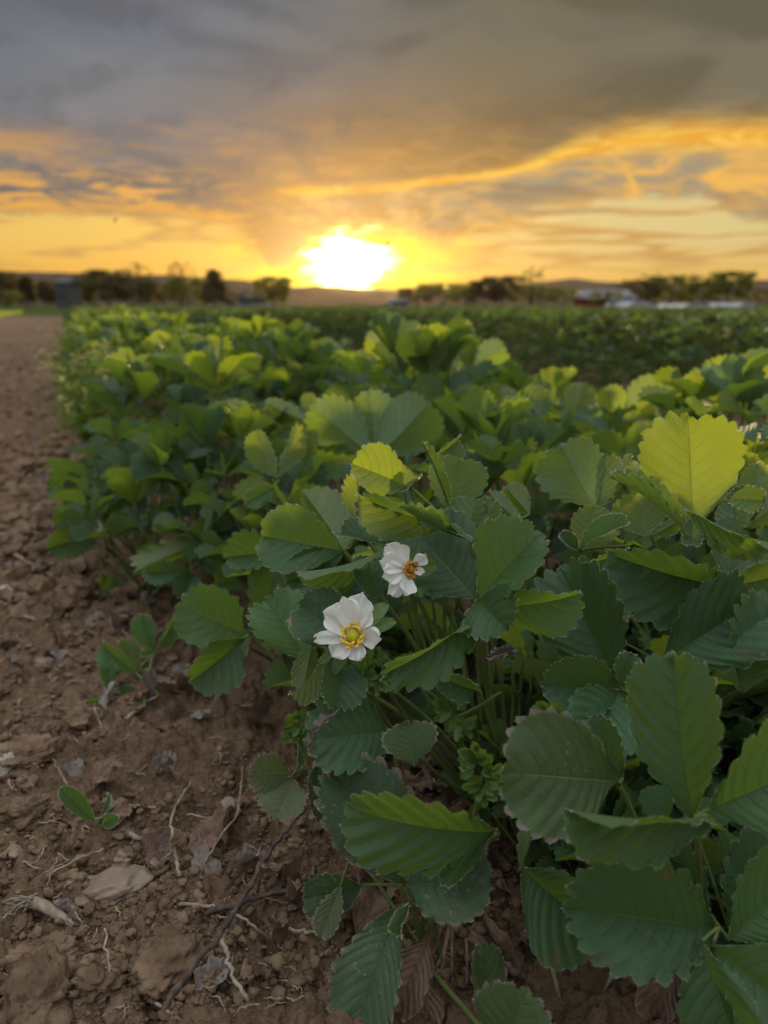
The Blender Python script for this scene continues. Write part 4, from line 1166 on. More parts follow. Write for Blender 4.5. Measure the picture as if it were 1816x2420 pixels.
def flower(key, label, r, cx, cy, d, petals, nrm, csize, old=False, sepals=()):
    root = PL[key]; c0 = Vector(root.location)
    C = P(*S(r, cx, cy), d)
    fl = bpy.data.objects.new('flower', None); COL.objects.link(fl); fl.parent = root; fl.location = C - c0; fl['label'] = label
    Nn = Vector(nrm).normalized()
    for i, (tx, ty, dt, wr, cup, ruff, roll) in enumerate(petals):
        T = P(*S(r, tx, ty), d + (dt - d) * .4)
        L = (T - C).length
        v, f = petal_geo(L, wr, cup, ruff, .12 * random.random(), i + int(cx))
        m = frame(C, T, roll, Nn); m.translation = (T - C).normalized() * .0015 - Nn * .0002 * i
        part('petal', make_mesh('petal', v, f, (M['petal'],)), fl, m)
    zq = Nn.to_track_quat('Z', 'Y').to_matrix().to_4x4()
    v, f = lump(3, 77, .12, .12)
    v = v * np.array([csize, csize, csize * .75]) * 1.25
    m = zq.copy(); m.translation = Nn * csize * .3
    part('flower_centre', make_mesh('flower_centre', v, f, (M['receptacle'] if not old else M['anther_old'],)), fl, m)
    am = 'anther_old' if old else 'anther'
    vi, fi = ico(2)
    ns = 48
    meshes = []
    for q in range(6):
        a = Acc(); hgt = csize * random.uniform(.9, 1.5); lean = csize * random.uniform(.3, .7)
        v, f = tube(bez((0, 0, 0), (lean * .2, 0, hgt * .7), (lean, 0, hgt), 5), .00018, 4); a.put(v, f)
        a.put(vi * np.array([.00070, .00115, .0006]) + np.array([lean, 0, hgt]), fi)
        me = a.mesh('stamen', (M[am],)); meshes.append(me)
    for q in range(ns):
        th = 2 * math.pi * q / ns + random.uniform(-.1, .1); rad = csize * random.choice([1.0, 1.18, 1.32])
        m = zq @ Matrix.Rotation(th, 4, 'Z') @ Matrix.Translation((rad, 0, 0)) @ Matrix.Rotation(random.uniform(-.2, .35), 4, 'Y')
        part('stamen', meshes[q % 6], fl, m)
    for tx, ty, dt, wr in sepals:
        T = P(*S(r, tx, ty), dt); B = C - Nn * .002
        v, f, uv = leaflet_geo((T - B).length, wr, 3, 4, 4, (.3, .3), (0, 0), .3, .004, .02, .0, 3, obov=1.0)
        m = frame(B, T, 0, Nn); m.translation = B - C
        part('sepal', make_mesh('sepal', v, f, (M['sepal'],), uv), fl, m)
    e = c0 - C
    b = -Nn * .035 + Vector((0, 0, -.02))
    v, f = tube(bez(-Nn * .002, b, e, 12), np.linspace(.0009, .0014, 12), 6)
    part('flower_stalk', make_mesh('flower_stalk', v, f, (M['petiole'],)), fl)
toCam = lambda r, x, y, d: (Vector((0, 0, H)) - P(*S(r, x, y), d)).normalized()
n1 = toCam(3, 410, 1540, .44) + Vector((-.25, 0, .25))
flower('A', 'wide open white flower with a yellow centre', 3, 405, 1555, .442, [
    (335, 1285, .432, .78, .25, .10, 10), (485, 1262, .436, .78, .25, .09, -10), (570, 1400, .432, 1.0, .6, .14, -35),
    (606, 1560, .424, .85, .5, .12, 20), (440, 1722, .428, .95, .3, .14, 0), (262, 1700, .430, .95, .3, .12, 0),
    (128, 1580, .432, .62, .15, .10, 20), (180, 1400, .434, 1.0, .45, .12, 25)], n1, .0036, False,
    [(255, 1830, .445, .32), (345, 1780, .45, .3), (160, 1745, .45, .25), (700, 1450, .455, .32), (470, 1800, .452, .4), (640, 1330, .46, .35)])
n2 = toCam(3, 790, 1070, .47) + Vector((.55, 0, -.10))
flower('A', 'half closed white flower turned to the right with brown stamens', 3, 800, 1085, .47, [
    (620, 925, .462, .72, .35, .08, 0), (592, 1020, .458, .85, .5, .10, 0), (610, 1130, .452, .9, .3, .08, 10),
    (650, 1262, .452, .80, .25, .10, 0), (765, 1262, .452, .80, .3, .10, 0), (905, 1110, .462, .62, .5, .12, 0),
    (900, 970, .462, .70, .6, .14, 0), (745, 925, .472, .62, .2, .08, 0)], n2, .0026, True,
    [(760, 1330, .475, .25), (840, 1265, .475, .25), (985, 1060, .48, .6), (870, 905, .48, .25), (720, 900, .485, .22)])
# petals of a far flower or two
for (r, x, y, d, s_) in ((9, 585, 380, 1.75, .011), (10, 630, 275, 1.85, .014), (9, 265, 1680, 1.1, .012)):
    PLK = min(PL.values(), key=lambda o: (Vector(o.location) - P(*S(r, x, y), d)).length)
    key = [k for k in PL if PL[k] is PLK][0]
    C = P(*S(r, x, y), d)
    fl = bpy.data.objects.new('flower', None); COL.objects.link(fl); fl.parent = PLK; fl.location = C - Vector(PLK.location)
    v, f = petal_geo(s_, .95, .5, .08, .1, 3)
    pm = make_mesh('petal', v, f, (M['petal'],))
    Nn = toCam(r, x, y, d) + Vector((-.3, 0, .6)); zq = Nn.to_track_quat('Z', 'Y').to_matrix().to_4x4()
    for q in range(5): part('petal', pm, fl, zq @ Matrix.Rotation(q * 1.2566, 4, 'Z'))
    v, f = lump(2, 5, .1, .1); part('flower_centre', make_mesh('flower_centre', v * s_ * .25, f, (M['receptacle'],)), fl, zq)
    v, f = tube(bez((0, 0, 0), (0, 0, -.06), Vector(PLK.location) - C, 8), .0012, 5); part('flower_stalk', make_mesh('flower_stalk', v, f, (M['petiole'],)), fl)

# clusters of buds and fresh folded leaves
def bud_cluster(key, r, items, d, mat='sepal', wr=.42):
    root = PL[key]; c0 = Vector(root.location)
    xs = np.array([i[0] for i in items]); ys = np.array([i[1] for i in items])
    C = P(*S(r, xs.mean(), ys.mean()), d)
    cl = bpy.data.objects.new('bud_cluster', None); COL.objects.link(cl); cl.parent = root; cl.location = C - c0
    for i, (cx, cy, tx, ty) in enumerate(items):
        dd = d + random.uniform(-.006, .006)
        B = P(*S(r, cx, cy), dd + .004); T = P(*S(r, tx, ty), dd - .004)
        v, f, uv = leaflet_geo((T - B).length, wr * random.uniform(.8, 1.25), 3, 4, 4, (.4, .4), (.5, .5), random.uniform(-.3, .5), .012, .03, .05, i, obov=.95)
        m = frame(B, T, random.uniform(-35, 35)); m.translation = B - C
        part('bract', make_mesh('bract', v, f, (M[mat],), uv), cl, m)
    v, f = tube(bez((0, 0, 0), (0, .01, -.04), c0 - C, 8), .0012, 6)
    part('flower_stalk', make_mesh('flower_stalk', v, f, (M['petiole'],)), cl)
def burst(cx, cy, rad, n_, a0=0, a1=360):
    out = []
    for i in range(n_):
        a = math.radians(a0 + (a1 - a0) * (i + random.random()) / n_); q = rad * random.uniform(.75, 1.2); st = rad * random.uniform(0, .35)
        out.append((cx + math.cos(a) * st, cy - math.sin(a) * st, cx + math.cos(a) * q, cy - math.sin(a) * q))
    return out
bud_cluster('A', 3, burst(470, 1830, 110, 12) + burst(560, 1880, 95, 10, 180, 360), .455)
bud_cluster('A', 3, burst(560, 1700, 90, 9) + burst(700, 1840, 80, 8), .465)
bud_cluster('A', 3, burst(1080, 2090, 130, 12, 120, 330) + burst(1150, 1980, 90, 8), .47)
bud_cluster('A', 3, burst(1160, 2180, 120, 11, 150, 400), .46)
bud_cluster('D', 7, burst(1430, 500, 120, 11, 20, 240) + burst(1470, 640, 130, 14, 160, 380) + burst(1540, 560, 90, 8), .39, 'sepal', .55)
bud_cluster('D', 7, burst(290, 240, 100, 12) + burst(270, 310, 80, 10, 150, 390), .47, 'sepal', .5)
bud_cluster('C', 8, burst(250, 190, 110, 12), .41, 'sepal', .4)
bud_cluster('A', 3, burst(720, 1160, 60, 5, 200, 320) + burst(880, 1200, 80, 6, 230, 330), .485)

# extra petioles standing in the dark middle of the plants
def petioles(key, r, pts, d, w=9, mat='petiole', name='petiole'):
    root = PL[key]; c0 = Vector(root.location)
    for (x0, y0, x1, y1) in pts:
        A = P(*S(r, x0, y0), d); B = P(*S(r, x1, y1), d + .01); rad = w / F * d / 2
        c = bez(A, (A + B) / 2 + Vector((random.uniform(-.004, .004), random.uniform(-.004, .004), 0)), B, 9) - np.array(c0)
        v, f = tube(c, np.linspace(rad * .8, rad, 9), 7)
        hv, hf = tube_hairs(c, rad, 160 if mat == 'petiole' else 4, .0014, .00010, int(x0))
        part(name, joinmesh(name, v, f, M[mat], hv, hf), root)
petioles('A', 3, [(950, 1250, 1000, 1950), (1100, 1300, 1120, 2000), (1170, 1450, 1190, 2100), (1255, 1420, 1300, 2150), (1390, 1700, 1380, 2200), (1450, 1720, 1470, 2200), (1520, 1730, 1510, 2212),
                  (1600, 1700, 1560, 2212), (1040, 1250, 1060, 1900), (840, 1230, 900, 1900), (1320, 1500, 1400, 2212), (1650, 1660, 1620, 2212)], .52, 10)
petioles('A', 3, [(780, 1750, 1000, 2120), (1440, 1950, 1130, 2130)], .475, 9)
petioles('D', 7, [(1080, 1480, 1030, 1600), (1230, 1480, 1150, 1750), (1280, 1480, 1300, 2150), (1260, 1520, 1160, 1850), (1370, 1640, 1340, 2180), (1290, 1490, 1200, 1950)], .425, 7, 'drystem', 'dead_petiole')
petioles('C', 8, [(1250, 950, 1250, 1500), (1330, 1000, 1290, 1400), (1420, 1080, 1330, 1500), (230, 1690, 340, 2184), (700, 1830, 540, 2184), (760, 1830, 700, 2184), (650, 1870, 560, 2100)], .42, 12, 'drystem', 'petiole')
petioles('B', 4, [(480, 1100, 520, 1330), (545, 1110, 530, 1360), (420, 1120, 450, 1300), (1540, 1750, 1420, 2000)], .53, 10)

def hanging_dry(label, r, bx, by, tx, ty, db, dt, wr, roll, mat='dry', crumple=.15, fold=.5, curl=.6, seed=1):
    B = P(*S(r, bx, by), db); T = P(*S(r, tx, ty), dt)
    v, f, uv = leaflet_geo((T - B).length, wr, 8, 4, 8, (fold, fold), (.8, -.4), curl, .03, .06, .04, seed, crumple)
    m = frame(B, T, roll)
    o = thing('dry_leaf', label, 'dead leaf', (0, 0, 0), None, make_mesh('dry_leaf', v, f, (M[mat],), uv)); o.matrix_world = m
hanging_dry('long withered brown leaf hanging under the speckled leaves', 7, 1140, 1590, 900, 2130, .418, .405, .62, 0, 'dry', .12, .5, .5, 2)
hanging_dry('broad withered brown leaf below the long hanging one at the lower edge', 7, 1120, 1830, 1080, 2330, .425, .41, .72, 10, 'dry', .15, .4, .5, 3)
hanging_dry('grey brown withered leaf beside the dry stems under the lower right leaves', 8, 1100, 1650, 900, 2150, .41, .40, .55, 0, 'dry', .18, .4, .6, 4)
hanging_dry('dark withered leaf among the dry stems at the lower edge', 8, 30, 1720, 200, 1960, .46, .45, .7, 0, 'dry', .2, .4, .6, 5)
hanging_dry('withered scrap curled on the rim of the dark green leaf beside the small rosette', 7, 560, 150, 350, 370, .435, .43, .25, 20, 'drygrey', .3, .8, 1.0, 6)
hanging_dry('withered brown scrap in the middle of the plant beside the drooping leaf', 3, 1590, 1640, 1330, 1700, .49, .48, .35, 0, 'drygrey', .3, .7, .8, 7)
for i in range(95):
    p = P(random.uniform(760, 1816), random.uniform(1650, 2420), 1.0) - Vector((0, 0, H)); t_ = H / -p.z; p = Vector((0, 0, H)) + p * t_
    L = random.uniform(.024, .045)
    v, f, uv = leaflet_geo(L, random.uniform(.4, .8), 6, 2, 4, (random.uniform(.1, .9),) * 2, (random.uniform(-1, 1.5),) * 2, random.uniform(.3, 1.4), .02, .08, .03, i, random.uniform(.15, .3))
    thing('dry_leaf', 'brown dead leaf in the shade beneath the living leaves', 'dead leaf', (p.x, p.y, gz(p.x, p.y) + random.uniform(.005, .022)), 'dead leaves beneath the strawberry plants',
          make_mesh('dry_leaf', v - v.mean(0), f, (M['dry'],), uv), (random.uniform(-1, 1), random.uniform(-1, 1), random.uniform(0, 6.28)))
# ------------------------------------------------------------------ plants farther along the beds
def xf(v, m):
    m = np.array(m); return v @ m[:3, :3].T + m[:3, 3]
def leaf_plan(r_, n_, scale, hmin=.10, hmax=.27, spread=.16, lk=1.0):
    """junction point, direction and leaflet matrices of each leaf, in plant coordinates"""
    out = []
    for i in range(n_):
        a = 2.4 * i + r_.uniform(-.5, .5)
        t = (i + .5) / n_
        rad = spread * (t ** .6) * r_.uniform(.75, 1.2) * scale
        h = (hmax - (hmax - hmin) * t ** 1.3) * r_.uniform(.85, 1.12) * scale
        J = Vector((math.cos(a) * rad, math.sin(a) * rad, h))
        el = r_.uniform(.05, 1.15) * (1 - .55 * t)
        L = r_.uniform(.062, .088) * scale * lk
        ms = []
        for k, da in enumerate((0, 1.45, -1.45)):
            aa = a + da + r_.uniform(-.15, .15); ee = el + r_.uniform(-.25, .25)
            d = Vector((math.cos(aa) * math.cos(ee), math.sin(aa) * math.cos(ee), math.sin(ee)))
            l = L * (1 if k == 0 else r_.uniform(.85, 1.0))
            B = Vector((0, 0, 0)) + d * .003
            upv = Vector((0, 0, 1)) - Vector((math.cos(a), math.sin(a), 0)) * .5
            m = frame(B, d, r_.uniform(-25, 25), upv)
            ms.append(m @ Matrix.Scale(l, 4))
        out.append((J, ms))
    return out
def grow(label, group, x, y, seed, n_, scale, mats='ggdy', sub=True, z=None, lk=1.0):
    r_ = np.random.default_rng(seed)
    root = thing('strawberry_plant', label, 'plant', (x, y, gz(x, y) if z is None else z), group)
    for J, ms in leaf_plan(r_, n_, scale, lk=lk):
        mk = mats[r_.integers(len(mats))]
        if J.z > .21 * scale and r_.random() < .22: mk = 'y'
        lf = bpy.data.objects.new('leaf', None); COL.objects.link(lf); lf.parent = root; lf.location = J
        for m in ms: part('leaflet', HIM[mk][r_.integers(8)], lf, m)
        v, f = tube(bez((0, 0, 0), (-J.x * .35, -J.y * .35, -J.z * .4), (-J.x * .95, -J.y * .95, -J.z), 7), np.linspace(.0012, .0019, 7), 5)
        part('petiole', make_mesh('petiole', v, f, (M['petiole'],)), lf)
    return root

GL = 'leafy green strawberry plant in the matted near bed, its leaves reaching into its neighbours'
occ = [Vector(o.location).xy for o in PL.values()]
sd = 500
# near ones: leaflets and petioles of their own
for s_ in np.arange(.78, 2.9, .225):
    for c_ in (.22, .50, .78, 1.04):
        s2 = s_ + random.uniform(-.06, .06) + (.1 if c_ in (.5, 1.04) else 0); c2 = c_ + random.uniform(-.05, .05)
        q = RD * s2 + RN * c2
        dd = math.hypot(q[0], q[1]); sd += 1
        if s2 < .9 and c2 < .4: continue
        sca = .62 if dd < .75 else (.78 if dd < 1.05 else random.choice((.84, .93, 1.0)))
        if c_ > .7: sca *= .84
        if c_ > 1: sca *= .80; q = RD * s2 + RN * (c2 - .08)
        if dd > 1.2 and random.random() < .12: continue
        if dd < .62: continue
        line = {.22: 'in the line beside the bare track', .50: 'in the second line from the bare track', .78: 'in the line next to the furrow side', 1.04: 'in the last line along the furrow'}[c_]
        far_ = 'close behind the front plants' if s_ < 1.35 else ('in the middle distance' if s_ < 2.1 else 'well behind the front plants')
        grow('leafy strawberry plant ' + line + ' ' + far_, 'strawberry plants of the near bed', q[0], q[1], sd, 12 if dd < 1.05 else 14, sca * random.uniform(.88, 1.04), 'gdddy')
# fillers low in front: short leaves in the shade
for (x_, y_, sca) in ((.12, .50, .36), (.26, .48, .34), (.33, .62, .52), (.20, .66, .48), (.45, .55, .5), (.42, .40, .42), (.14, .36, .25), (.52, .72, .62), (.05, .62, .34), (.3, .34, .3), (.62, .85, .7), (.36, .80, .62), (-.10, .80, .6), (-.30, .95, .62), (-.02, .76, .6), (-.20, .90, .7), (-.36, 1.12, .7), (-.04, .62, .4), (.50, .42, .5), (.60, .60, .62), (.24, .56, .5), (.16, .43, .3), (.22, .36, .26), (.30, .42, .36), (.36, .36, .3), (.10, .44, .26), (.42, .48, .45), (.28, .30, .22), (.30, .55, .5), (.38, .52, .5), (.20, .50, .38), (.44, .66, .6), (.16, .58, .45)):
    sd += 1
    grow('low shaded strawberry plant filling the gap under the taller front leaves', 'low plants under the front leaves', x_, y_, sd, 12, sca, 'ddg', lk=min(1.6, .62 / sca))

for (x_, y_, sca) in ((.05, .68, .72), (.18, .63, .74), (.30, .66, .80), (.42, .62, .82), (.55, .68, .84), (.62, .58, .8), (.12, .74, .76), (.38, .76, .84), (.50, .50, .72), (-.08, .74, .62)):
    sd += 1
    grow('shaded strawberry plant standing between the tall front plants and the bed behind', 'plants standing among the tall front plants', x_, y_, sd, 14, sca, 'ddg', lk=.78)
# farther: one mesh a leaf
def joined_proto(seed, n_, scale, mats, lk=1.0):
    r_ = np.random.default_rng(seed); leaves = []
    for J, ms in leaf_plan(r_, n_, scale, lk=lk):
        mk = mats[r_.integers(len(mats))]
        if J.z > .2 * scale and r_.random() < (.22 if 'g' in mats else .0): mk = 'y'
        a = Acc(); mi = []
        for m in ms:
            v, f, uv = LO[r_.integers(8)]
            a.put(xf(v, Matrix.Translation(J) @ m), f, uv); mi += [0] * len(f)
        v, f = tube(bez(J, (J.x * .65, J.y * .65, J.z * .6), (J.x * .05, J.y * .05, 0), 5), .0017, 4)
        a.put(v, f); mi += [1] * len(f)
        me = make_mesh('leaf', np.concatenate(a.v), [np.concatenate(a.f[4])], (M[mk], M['petiole']), np.concatenate(a.uv), midx=mi)
        leaves.append(me)
    return leaves
PR1 = [joined_proto(900 + i, 13, 1.0, 'gddd') for i in range(7)]
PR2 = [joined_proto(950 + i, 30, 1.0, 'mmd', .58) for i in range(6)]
def put(proto, label, group, x, y, rot, scale):
    root = thing('strawberry_plant', label, 'plant', (x, y, gz(x, y)), group, None, (0, 0, rot)); root.scale = (scale,) * 3
    for me in proto: part('leaf', me, root)
for s_ in np.arange(2.95, 9.5, .27):
    for c_ in (.20, .48, .76, .95):
        q = RD * (s_ + random.uniform(-.08, .08)) + RN * (c_ + random.uniform(-.07, .07))
        put(random.choice(PR1), 'blurred strawberry plant farther along the near bed, its leaves yellow green against the sun', 'strawberry plants farther along the near bed', q[0], q[1], random.uniform(0, 6.28), random.choice((.7, .82, .92, 1.02)) * random.uniform(.93, 1.05) * (.68 if c_ > .9 else (.82 if c_ > .7 else 1)))
for s_ in np.arange(.9, 10.5, .27):
    for c_ in (1.86, 2.12, 2.40, 2.72, 3.05, 3.4):
        q = RD * (s_ + random.uniform(-.08, .08)) + RN * (c_ + random.uniform(-.07, .07))
        if q[0] / q[1] > .58 or (c_ > 3 and s_ < 2): continue
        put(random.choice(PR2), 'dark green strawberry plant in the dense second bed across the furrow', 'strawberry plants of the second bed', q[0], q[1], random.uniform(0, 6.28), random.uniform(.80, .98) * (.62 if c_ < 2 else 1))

# the rest of the field: too many to count
def low_leaf():
    """one leaf of three folded leaflets, few faces"""
    vs, fs = [], []
    for k, a in enumerate((0, 1.5, -1.5)):
        p = np.array([[0, 0, 0], [-.42, .5, .12], [0, .55, -.02], [.42, .5, .12], [-.25, .92, .06], [0, 1, -.05], [.25, .92, .06]])
        R = np.array([[math.cos(a), -math.sin(a), 0], [math.sin(a), math.cos(a), 0], [0, 0, 1]])
        vs.append(p @ R.T); fs.append(np.array([[0, 2, 1], [0, 3, 2], [1, 2, 4], [2, 5, 4], [2, 3, 6], [2, 6, 5]]) + 7 * k)
    return np.concatenate(vs), np.concatenate(fs)
LV, LF = low_leaf()
def mass(name, label, cat, pos, size, mats, seed, tilt=.9, parent=None, kind='stuff'):
    r_ = np.random.default_rng(seed); n_ = len(pos)
    a = r_.uniform(0, 6.28, n_); b = r_.normal(0, tilt, n_); g = r_.normal(0, tilt * .6, n_)
    ca, sa, cb, sb, cg, sg = np.cos(a), np.sin(a), np.cos(b), np.sin(b), np.cos(g), np.sin(g)
    X, Y, Z = (LV[None, :, i] * size[:, None] for i in range(3))
    Y, Z = Y * cb[:, None] - Z * sb[:, None], Y * sb[:, None] + Z * cb[:, None]
    X, Z = X * cg[:, None] + Z * sg[:, None], -X * sg[:, None] + Z * cg[:, None]
    X, Y = X * ca[:, None] - Y * sa[:, None], X * sa[:, None] + Y * ca[:, None]
    v = np.stack([X, Y, Z], -1) + pos[:, None, :]
    f = LF[None] + (np.arange(n_) * len(LV))[:, None, None]
    tone = np.repeat(r_.uniform(0, 1, n_), len(LV))
    nf = n_ * len(LF); mi = np.repeat(r_.integers(0, len(mats), n_), len(LF))
    uv = np.full((n_ * len(LV), 2), .8)
    me = make_mesh(name, v.reshape(-1, 3), f.reshape(-1, 3), mats, uv, False, mi, tone)
    if parent is not None: return part(name, me, parent)
    o = link(name, me); o['kind'] = kind; o['label'] = label; o['category'] = cat
    return o
def bed_points(c0, c1, s0_, s1_, per, r_, htop=.29):
    n_ = int((s1_ - s0_) * per)
    s = s0_ + (s1_ - s0_) * r_.random(n_); u = r_.random(n_); c = c0 + (c1 - c0) * u
    h = (htop * (1 - .75 * np.abs(2 * u - 1) ** 3)) * (.45 + .6 * r_.random(n_) ** .5) + .03 * vnoise(s * 2.5, c * 3, 5)
    x = RD[0] * s + RN[0] * c; y = RD[1] * s + RN[1] * c
    keep = (y > .6) & (np.abs(x / y) < .75)
    return np.stack([x, y, ground_coarse(x, y) + h], -1)[keep]
r_ = np.random.default_rng(77)
pts = [bed_points(0, 1.25, 9.4, 34, 170, r_, .24), bed_points(2.0, 3.5, 10.3, 34, 190, r_, .25)]
for k in range(2, 22):
    c0 = 2.0 + 2.1 * (k - 1)
    s1_ = 33 - k * .2
    pts.append(bed_points(c0, c0 + 1.5, -.2 * c0, s1_, max(50, 230 - k * 12), r_, .23))
pts = np.concatenate(pts)
pts = pts[pts[:, 1] < 34]
dist = np.hypot(pts[:, 0], pts[:, 1])
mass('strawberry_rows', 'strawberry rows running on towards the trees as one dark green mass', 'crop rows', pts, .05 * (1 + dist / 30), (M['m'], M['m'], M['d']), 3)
# grass left of the track
n_ = 16000
c = -1.95 - 12 * r_.random(n_) ** 1.5; s = 5 + 40 * r_.random(n_)
gx = RD[0] * s + RN[0] * c; gy = RD[1] * s + RN[1] * c
def blades(name, label, x, y, h, w, mats, seed, kind='stuff'):
    r = np.random.default_rng(seed); n_ = len(x); a = r.uniform(0, 6.28, n_); l = r.normal(0, .35, (n_, 2))
    z = ground_coarse(x, y)
    dx, dy = np.cos(a) * w, np.sin(a) * w
    p0 = np.stack([x - dx, y - dy, z], -1); p1 = np.stack([x + dx, y + dy, z], -1)
    q0 = np.stack([x - dx * .7 + l[:, 0] * h * .4, y - dy * .7 + l[:, 1] * h * .4, z + h * .6], -1); q1 = np.stack([x + dx * .7 + l[:, 0] * h * .4, y + dy * .7 + l[:, 1] * h * .4, z + h * .6], -1)
    t = np.stack([x + l[:, 0] * h, y + l[:, 1] * h, z + h], -1)
    v = np.stack([p0, p1, q1, q0, t], 1).reshape(-1, 3); b = (np.arange(n_) * 5)[:, None]
    me = make_mesh(name, v, [np.array([[0, 1, 2, 3]]) + b, np.array([[3, 2, 4]]) + b], mats, np.full((len(v), 2), .8), attr=np.repeat(r.random(n_), 5))
    o = link(name, me); o['kind'] = kind; o['label'] = label; o['category'] = 'grass'
blades('grass', 'yellow green grass strip left of the bare track', gx, gy, .05 + .12 * r_.random(n_), .012, (M['y'],), 4)
n_ = 2600
c = r_.normal(.05, .05, n_); s = 2.0 + 7 * r_.random(n_) ** 1.3
keep = vnoise(s * 2.2, c * 8, 9) > -.15
gx = (RD[0] * s + RN[0] * c)[keep]; gy = (RD[1] * s + RN[1] * c)[keep]
blades('weedy_grass', 'fine weedy grass tangled along the far left edge of the near bed', gx, gy, .05 + .13 * r_.random(len(gx)), .0022, (M['y'],), 5)

# tall weeds at the left edge of the bed
def weed(x, y, h, seed, label, group):
    r_ = np.random.default_rng(seed)
    t = thing('flowering_weed', label, 'weed', (x, y, gz(x, y)), group)
    for k in range(r_.integers(4, 7)):
        lean = r_.normal(0, .24, 2) * h; hh = h * r_.uniform(.75, 1.0)
        top = np.array([lean[0], lean[1], hh])
        c = bez((0, 0, 0), (lean[0] * .2, lean[1] * .2, hh * .6), top, 8)
        v, f = tube(c, np.linspace(.0030, .0014, 8), 5)
        st = part('stem', make_mesh('stem', v, f, (M['petiole'],)), t)
        n_ = 12
        for q in range(n_):
            tt = .12 + .78 * q / n_; i = tt * 7; b = c[int(i)] + (c[min(7, int(i) + 1)] - c[int(i)]) * (i % 1)
            a = 2.4 * q + k; L = h * r_.uniform(.13, .22) * (1.15 - tt); e = r_.uniform(.2, .9)
            d = Vector((math.cos(a) * math.cos(e), math.sin(a) * math.cos(e), math.sin(e)))
            m = frame(Vector(b), Vector(b) + d, r_.uniform(-30, 30), (0, 0, 1)) @ Matrix.Diagonal((L * .5, L, L, 1))
            part('leaf', LOM['y' if r_.random() < .5 else 'g'][r_.integers(8)], t, m)
        for q in range(9):
            b = top + np.array([*r_.normal(0, .013, 2), r_.uniform(-.05, .008)])
            a = r_.uniform(0, 6.28)
            part('flower_head', WFL, t, Matrix.Translation(Vector(b)) @ Matrix.Rotation(a, 4, 'Z') @ Matrix.Rotation(r_.uniform(-.6, .6), 4, 'X'))
LOM = {k: [make_mesh('leaf', v, f, (M[k],), uv) for v, f, uv in LO] for k in 'gy'}
M['weedflower'] = simple('weed_flower_yellow', (.60, .56, .16), (.72, .66, .24), 300, .6, .2, trans=(.6, .55, .12), tw=.35)
a_ = Acc()
for q in range(4):
    v, f = petal_geo(.007, .8, .3, .05, .1, q, 4, 4); th = q * 1.5708
    R = np.array([[math.cos(th), -math.sin(th), 0], [math.sin(th), math.cos(th), 0], [0, 0, 1]]); a_.put(v @ R.T, f)
WFL = a_.mesh('flower_head', (M['weedflower'],))
for i, (px, py, d, h) in enumerate([(205, 985, 1.9, .24), (240, 900, 2.3, .25), (215, 880, 2.5, .26), (265, 850, 2.9, .30), (240, 835, 3.2, .30), (200, 860, 2.7, .20), (290, 870, 2.5, .24), (270, 800, 4.2, .38), (250, 790, 4.6, .33), (225, 800, 4.0, .28), (215, 780, 5.0, .32), (190, 960, 2.05, .14), (225, 960, 2.1, .22), (200, 900, 2.35, .22), (185, 850, 2.9, .2), (255, 880, 2.6, .27), (230, 830, 3.4, .32), (280, 820, 3.6, .33), (262, 790, 5.4, .4), (210, 820, 3.3, .24)]):
    p = onground(px, min(py + 60, 1000) if d < 2.2 else 721 + (H / d) * F * .97, 0)
    x_ = (px - 908) / F * d
    weed(x_, d, h, 300 + i, 'spindly yellow flowering weed standing in the left edge of the near bed', 'flowering weeds along the bed edge')
# ------------------------------------------------------------------ far things
M['bark'] = simple('bark', (.05, .038, .03), (.10, .08, .06), 3, .9, .1, .5, .05)
M['crown'] = simple('crown_green', (.075, .085, .035), (.125, .130, .050), .5, .7, .2, 0, .01, trans=(.34, .32, .06), tw=.42, randomize=.6)
M['crown_dark'] = simple('crown_dark', (.070, .058, .035), (.105, .085, .045), .5, .7, .2, 0, .01, trans=(.26, .20, .06), tw=.32, randomize=.5)
M['hill'] = simple('hill_woods', (.075, .058, .045), (.11, .085, .064), .01, 1.0, .0, .0, 2.0)
M['barn_red'] = simple('barn_red', (.20, .035, .025), (.26, .05, .04), 2, .8, .2)
M['roof_grey'] = simple('roof_grey', (.14, .14, .15), (.20, .20, .21), 1, .7, .3)
M['white_film'] = simple('white_film', (.36, .37, .40), (.46, .47, .50), .6, .6, .3, 0, .01)
M['wall_pale'] = simple('wall_pale', (.30, .29, .29), (.36, .35, .34), 1, .8, .2)
M['shed_grey'] = simple('shed_grey', (.07, .065, .065), (.10, .095, .095), 1, .8, .2)
M['glass_dark'] = simple('glass_dark', (.03, .035, .04), (.05, .05, .06), 1, .2, .5, 0, .01)
M['black'] = simple('insect_dark', (.02, .016, .012), (.04, .03, .02), 400, .5, .4)
def hgt(y, D): return H + D * math.tan(PITCH + math.atan(-(y - 1210.0) / F)) if False else H + D * (math.tan(math.atan2(-(y - 1210.0), F) - PITCH))
def wx(x, D): return (x - 908.0) / F * D * CP * 1.0 + 0.0 if False else (x - 908.0) / F * D * (CP + SP * .0) * 1.035
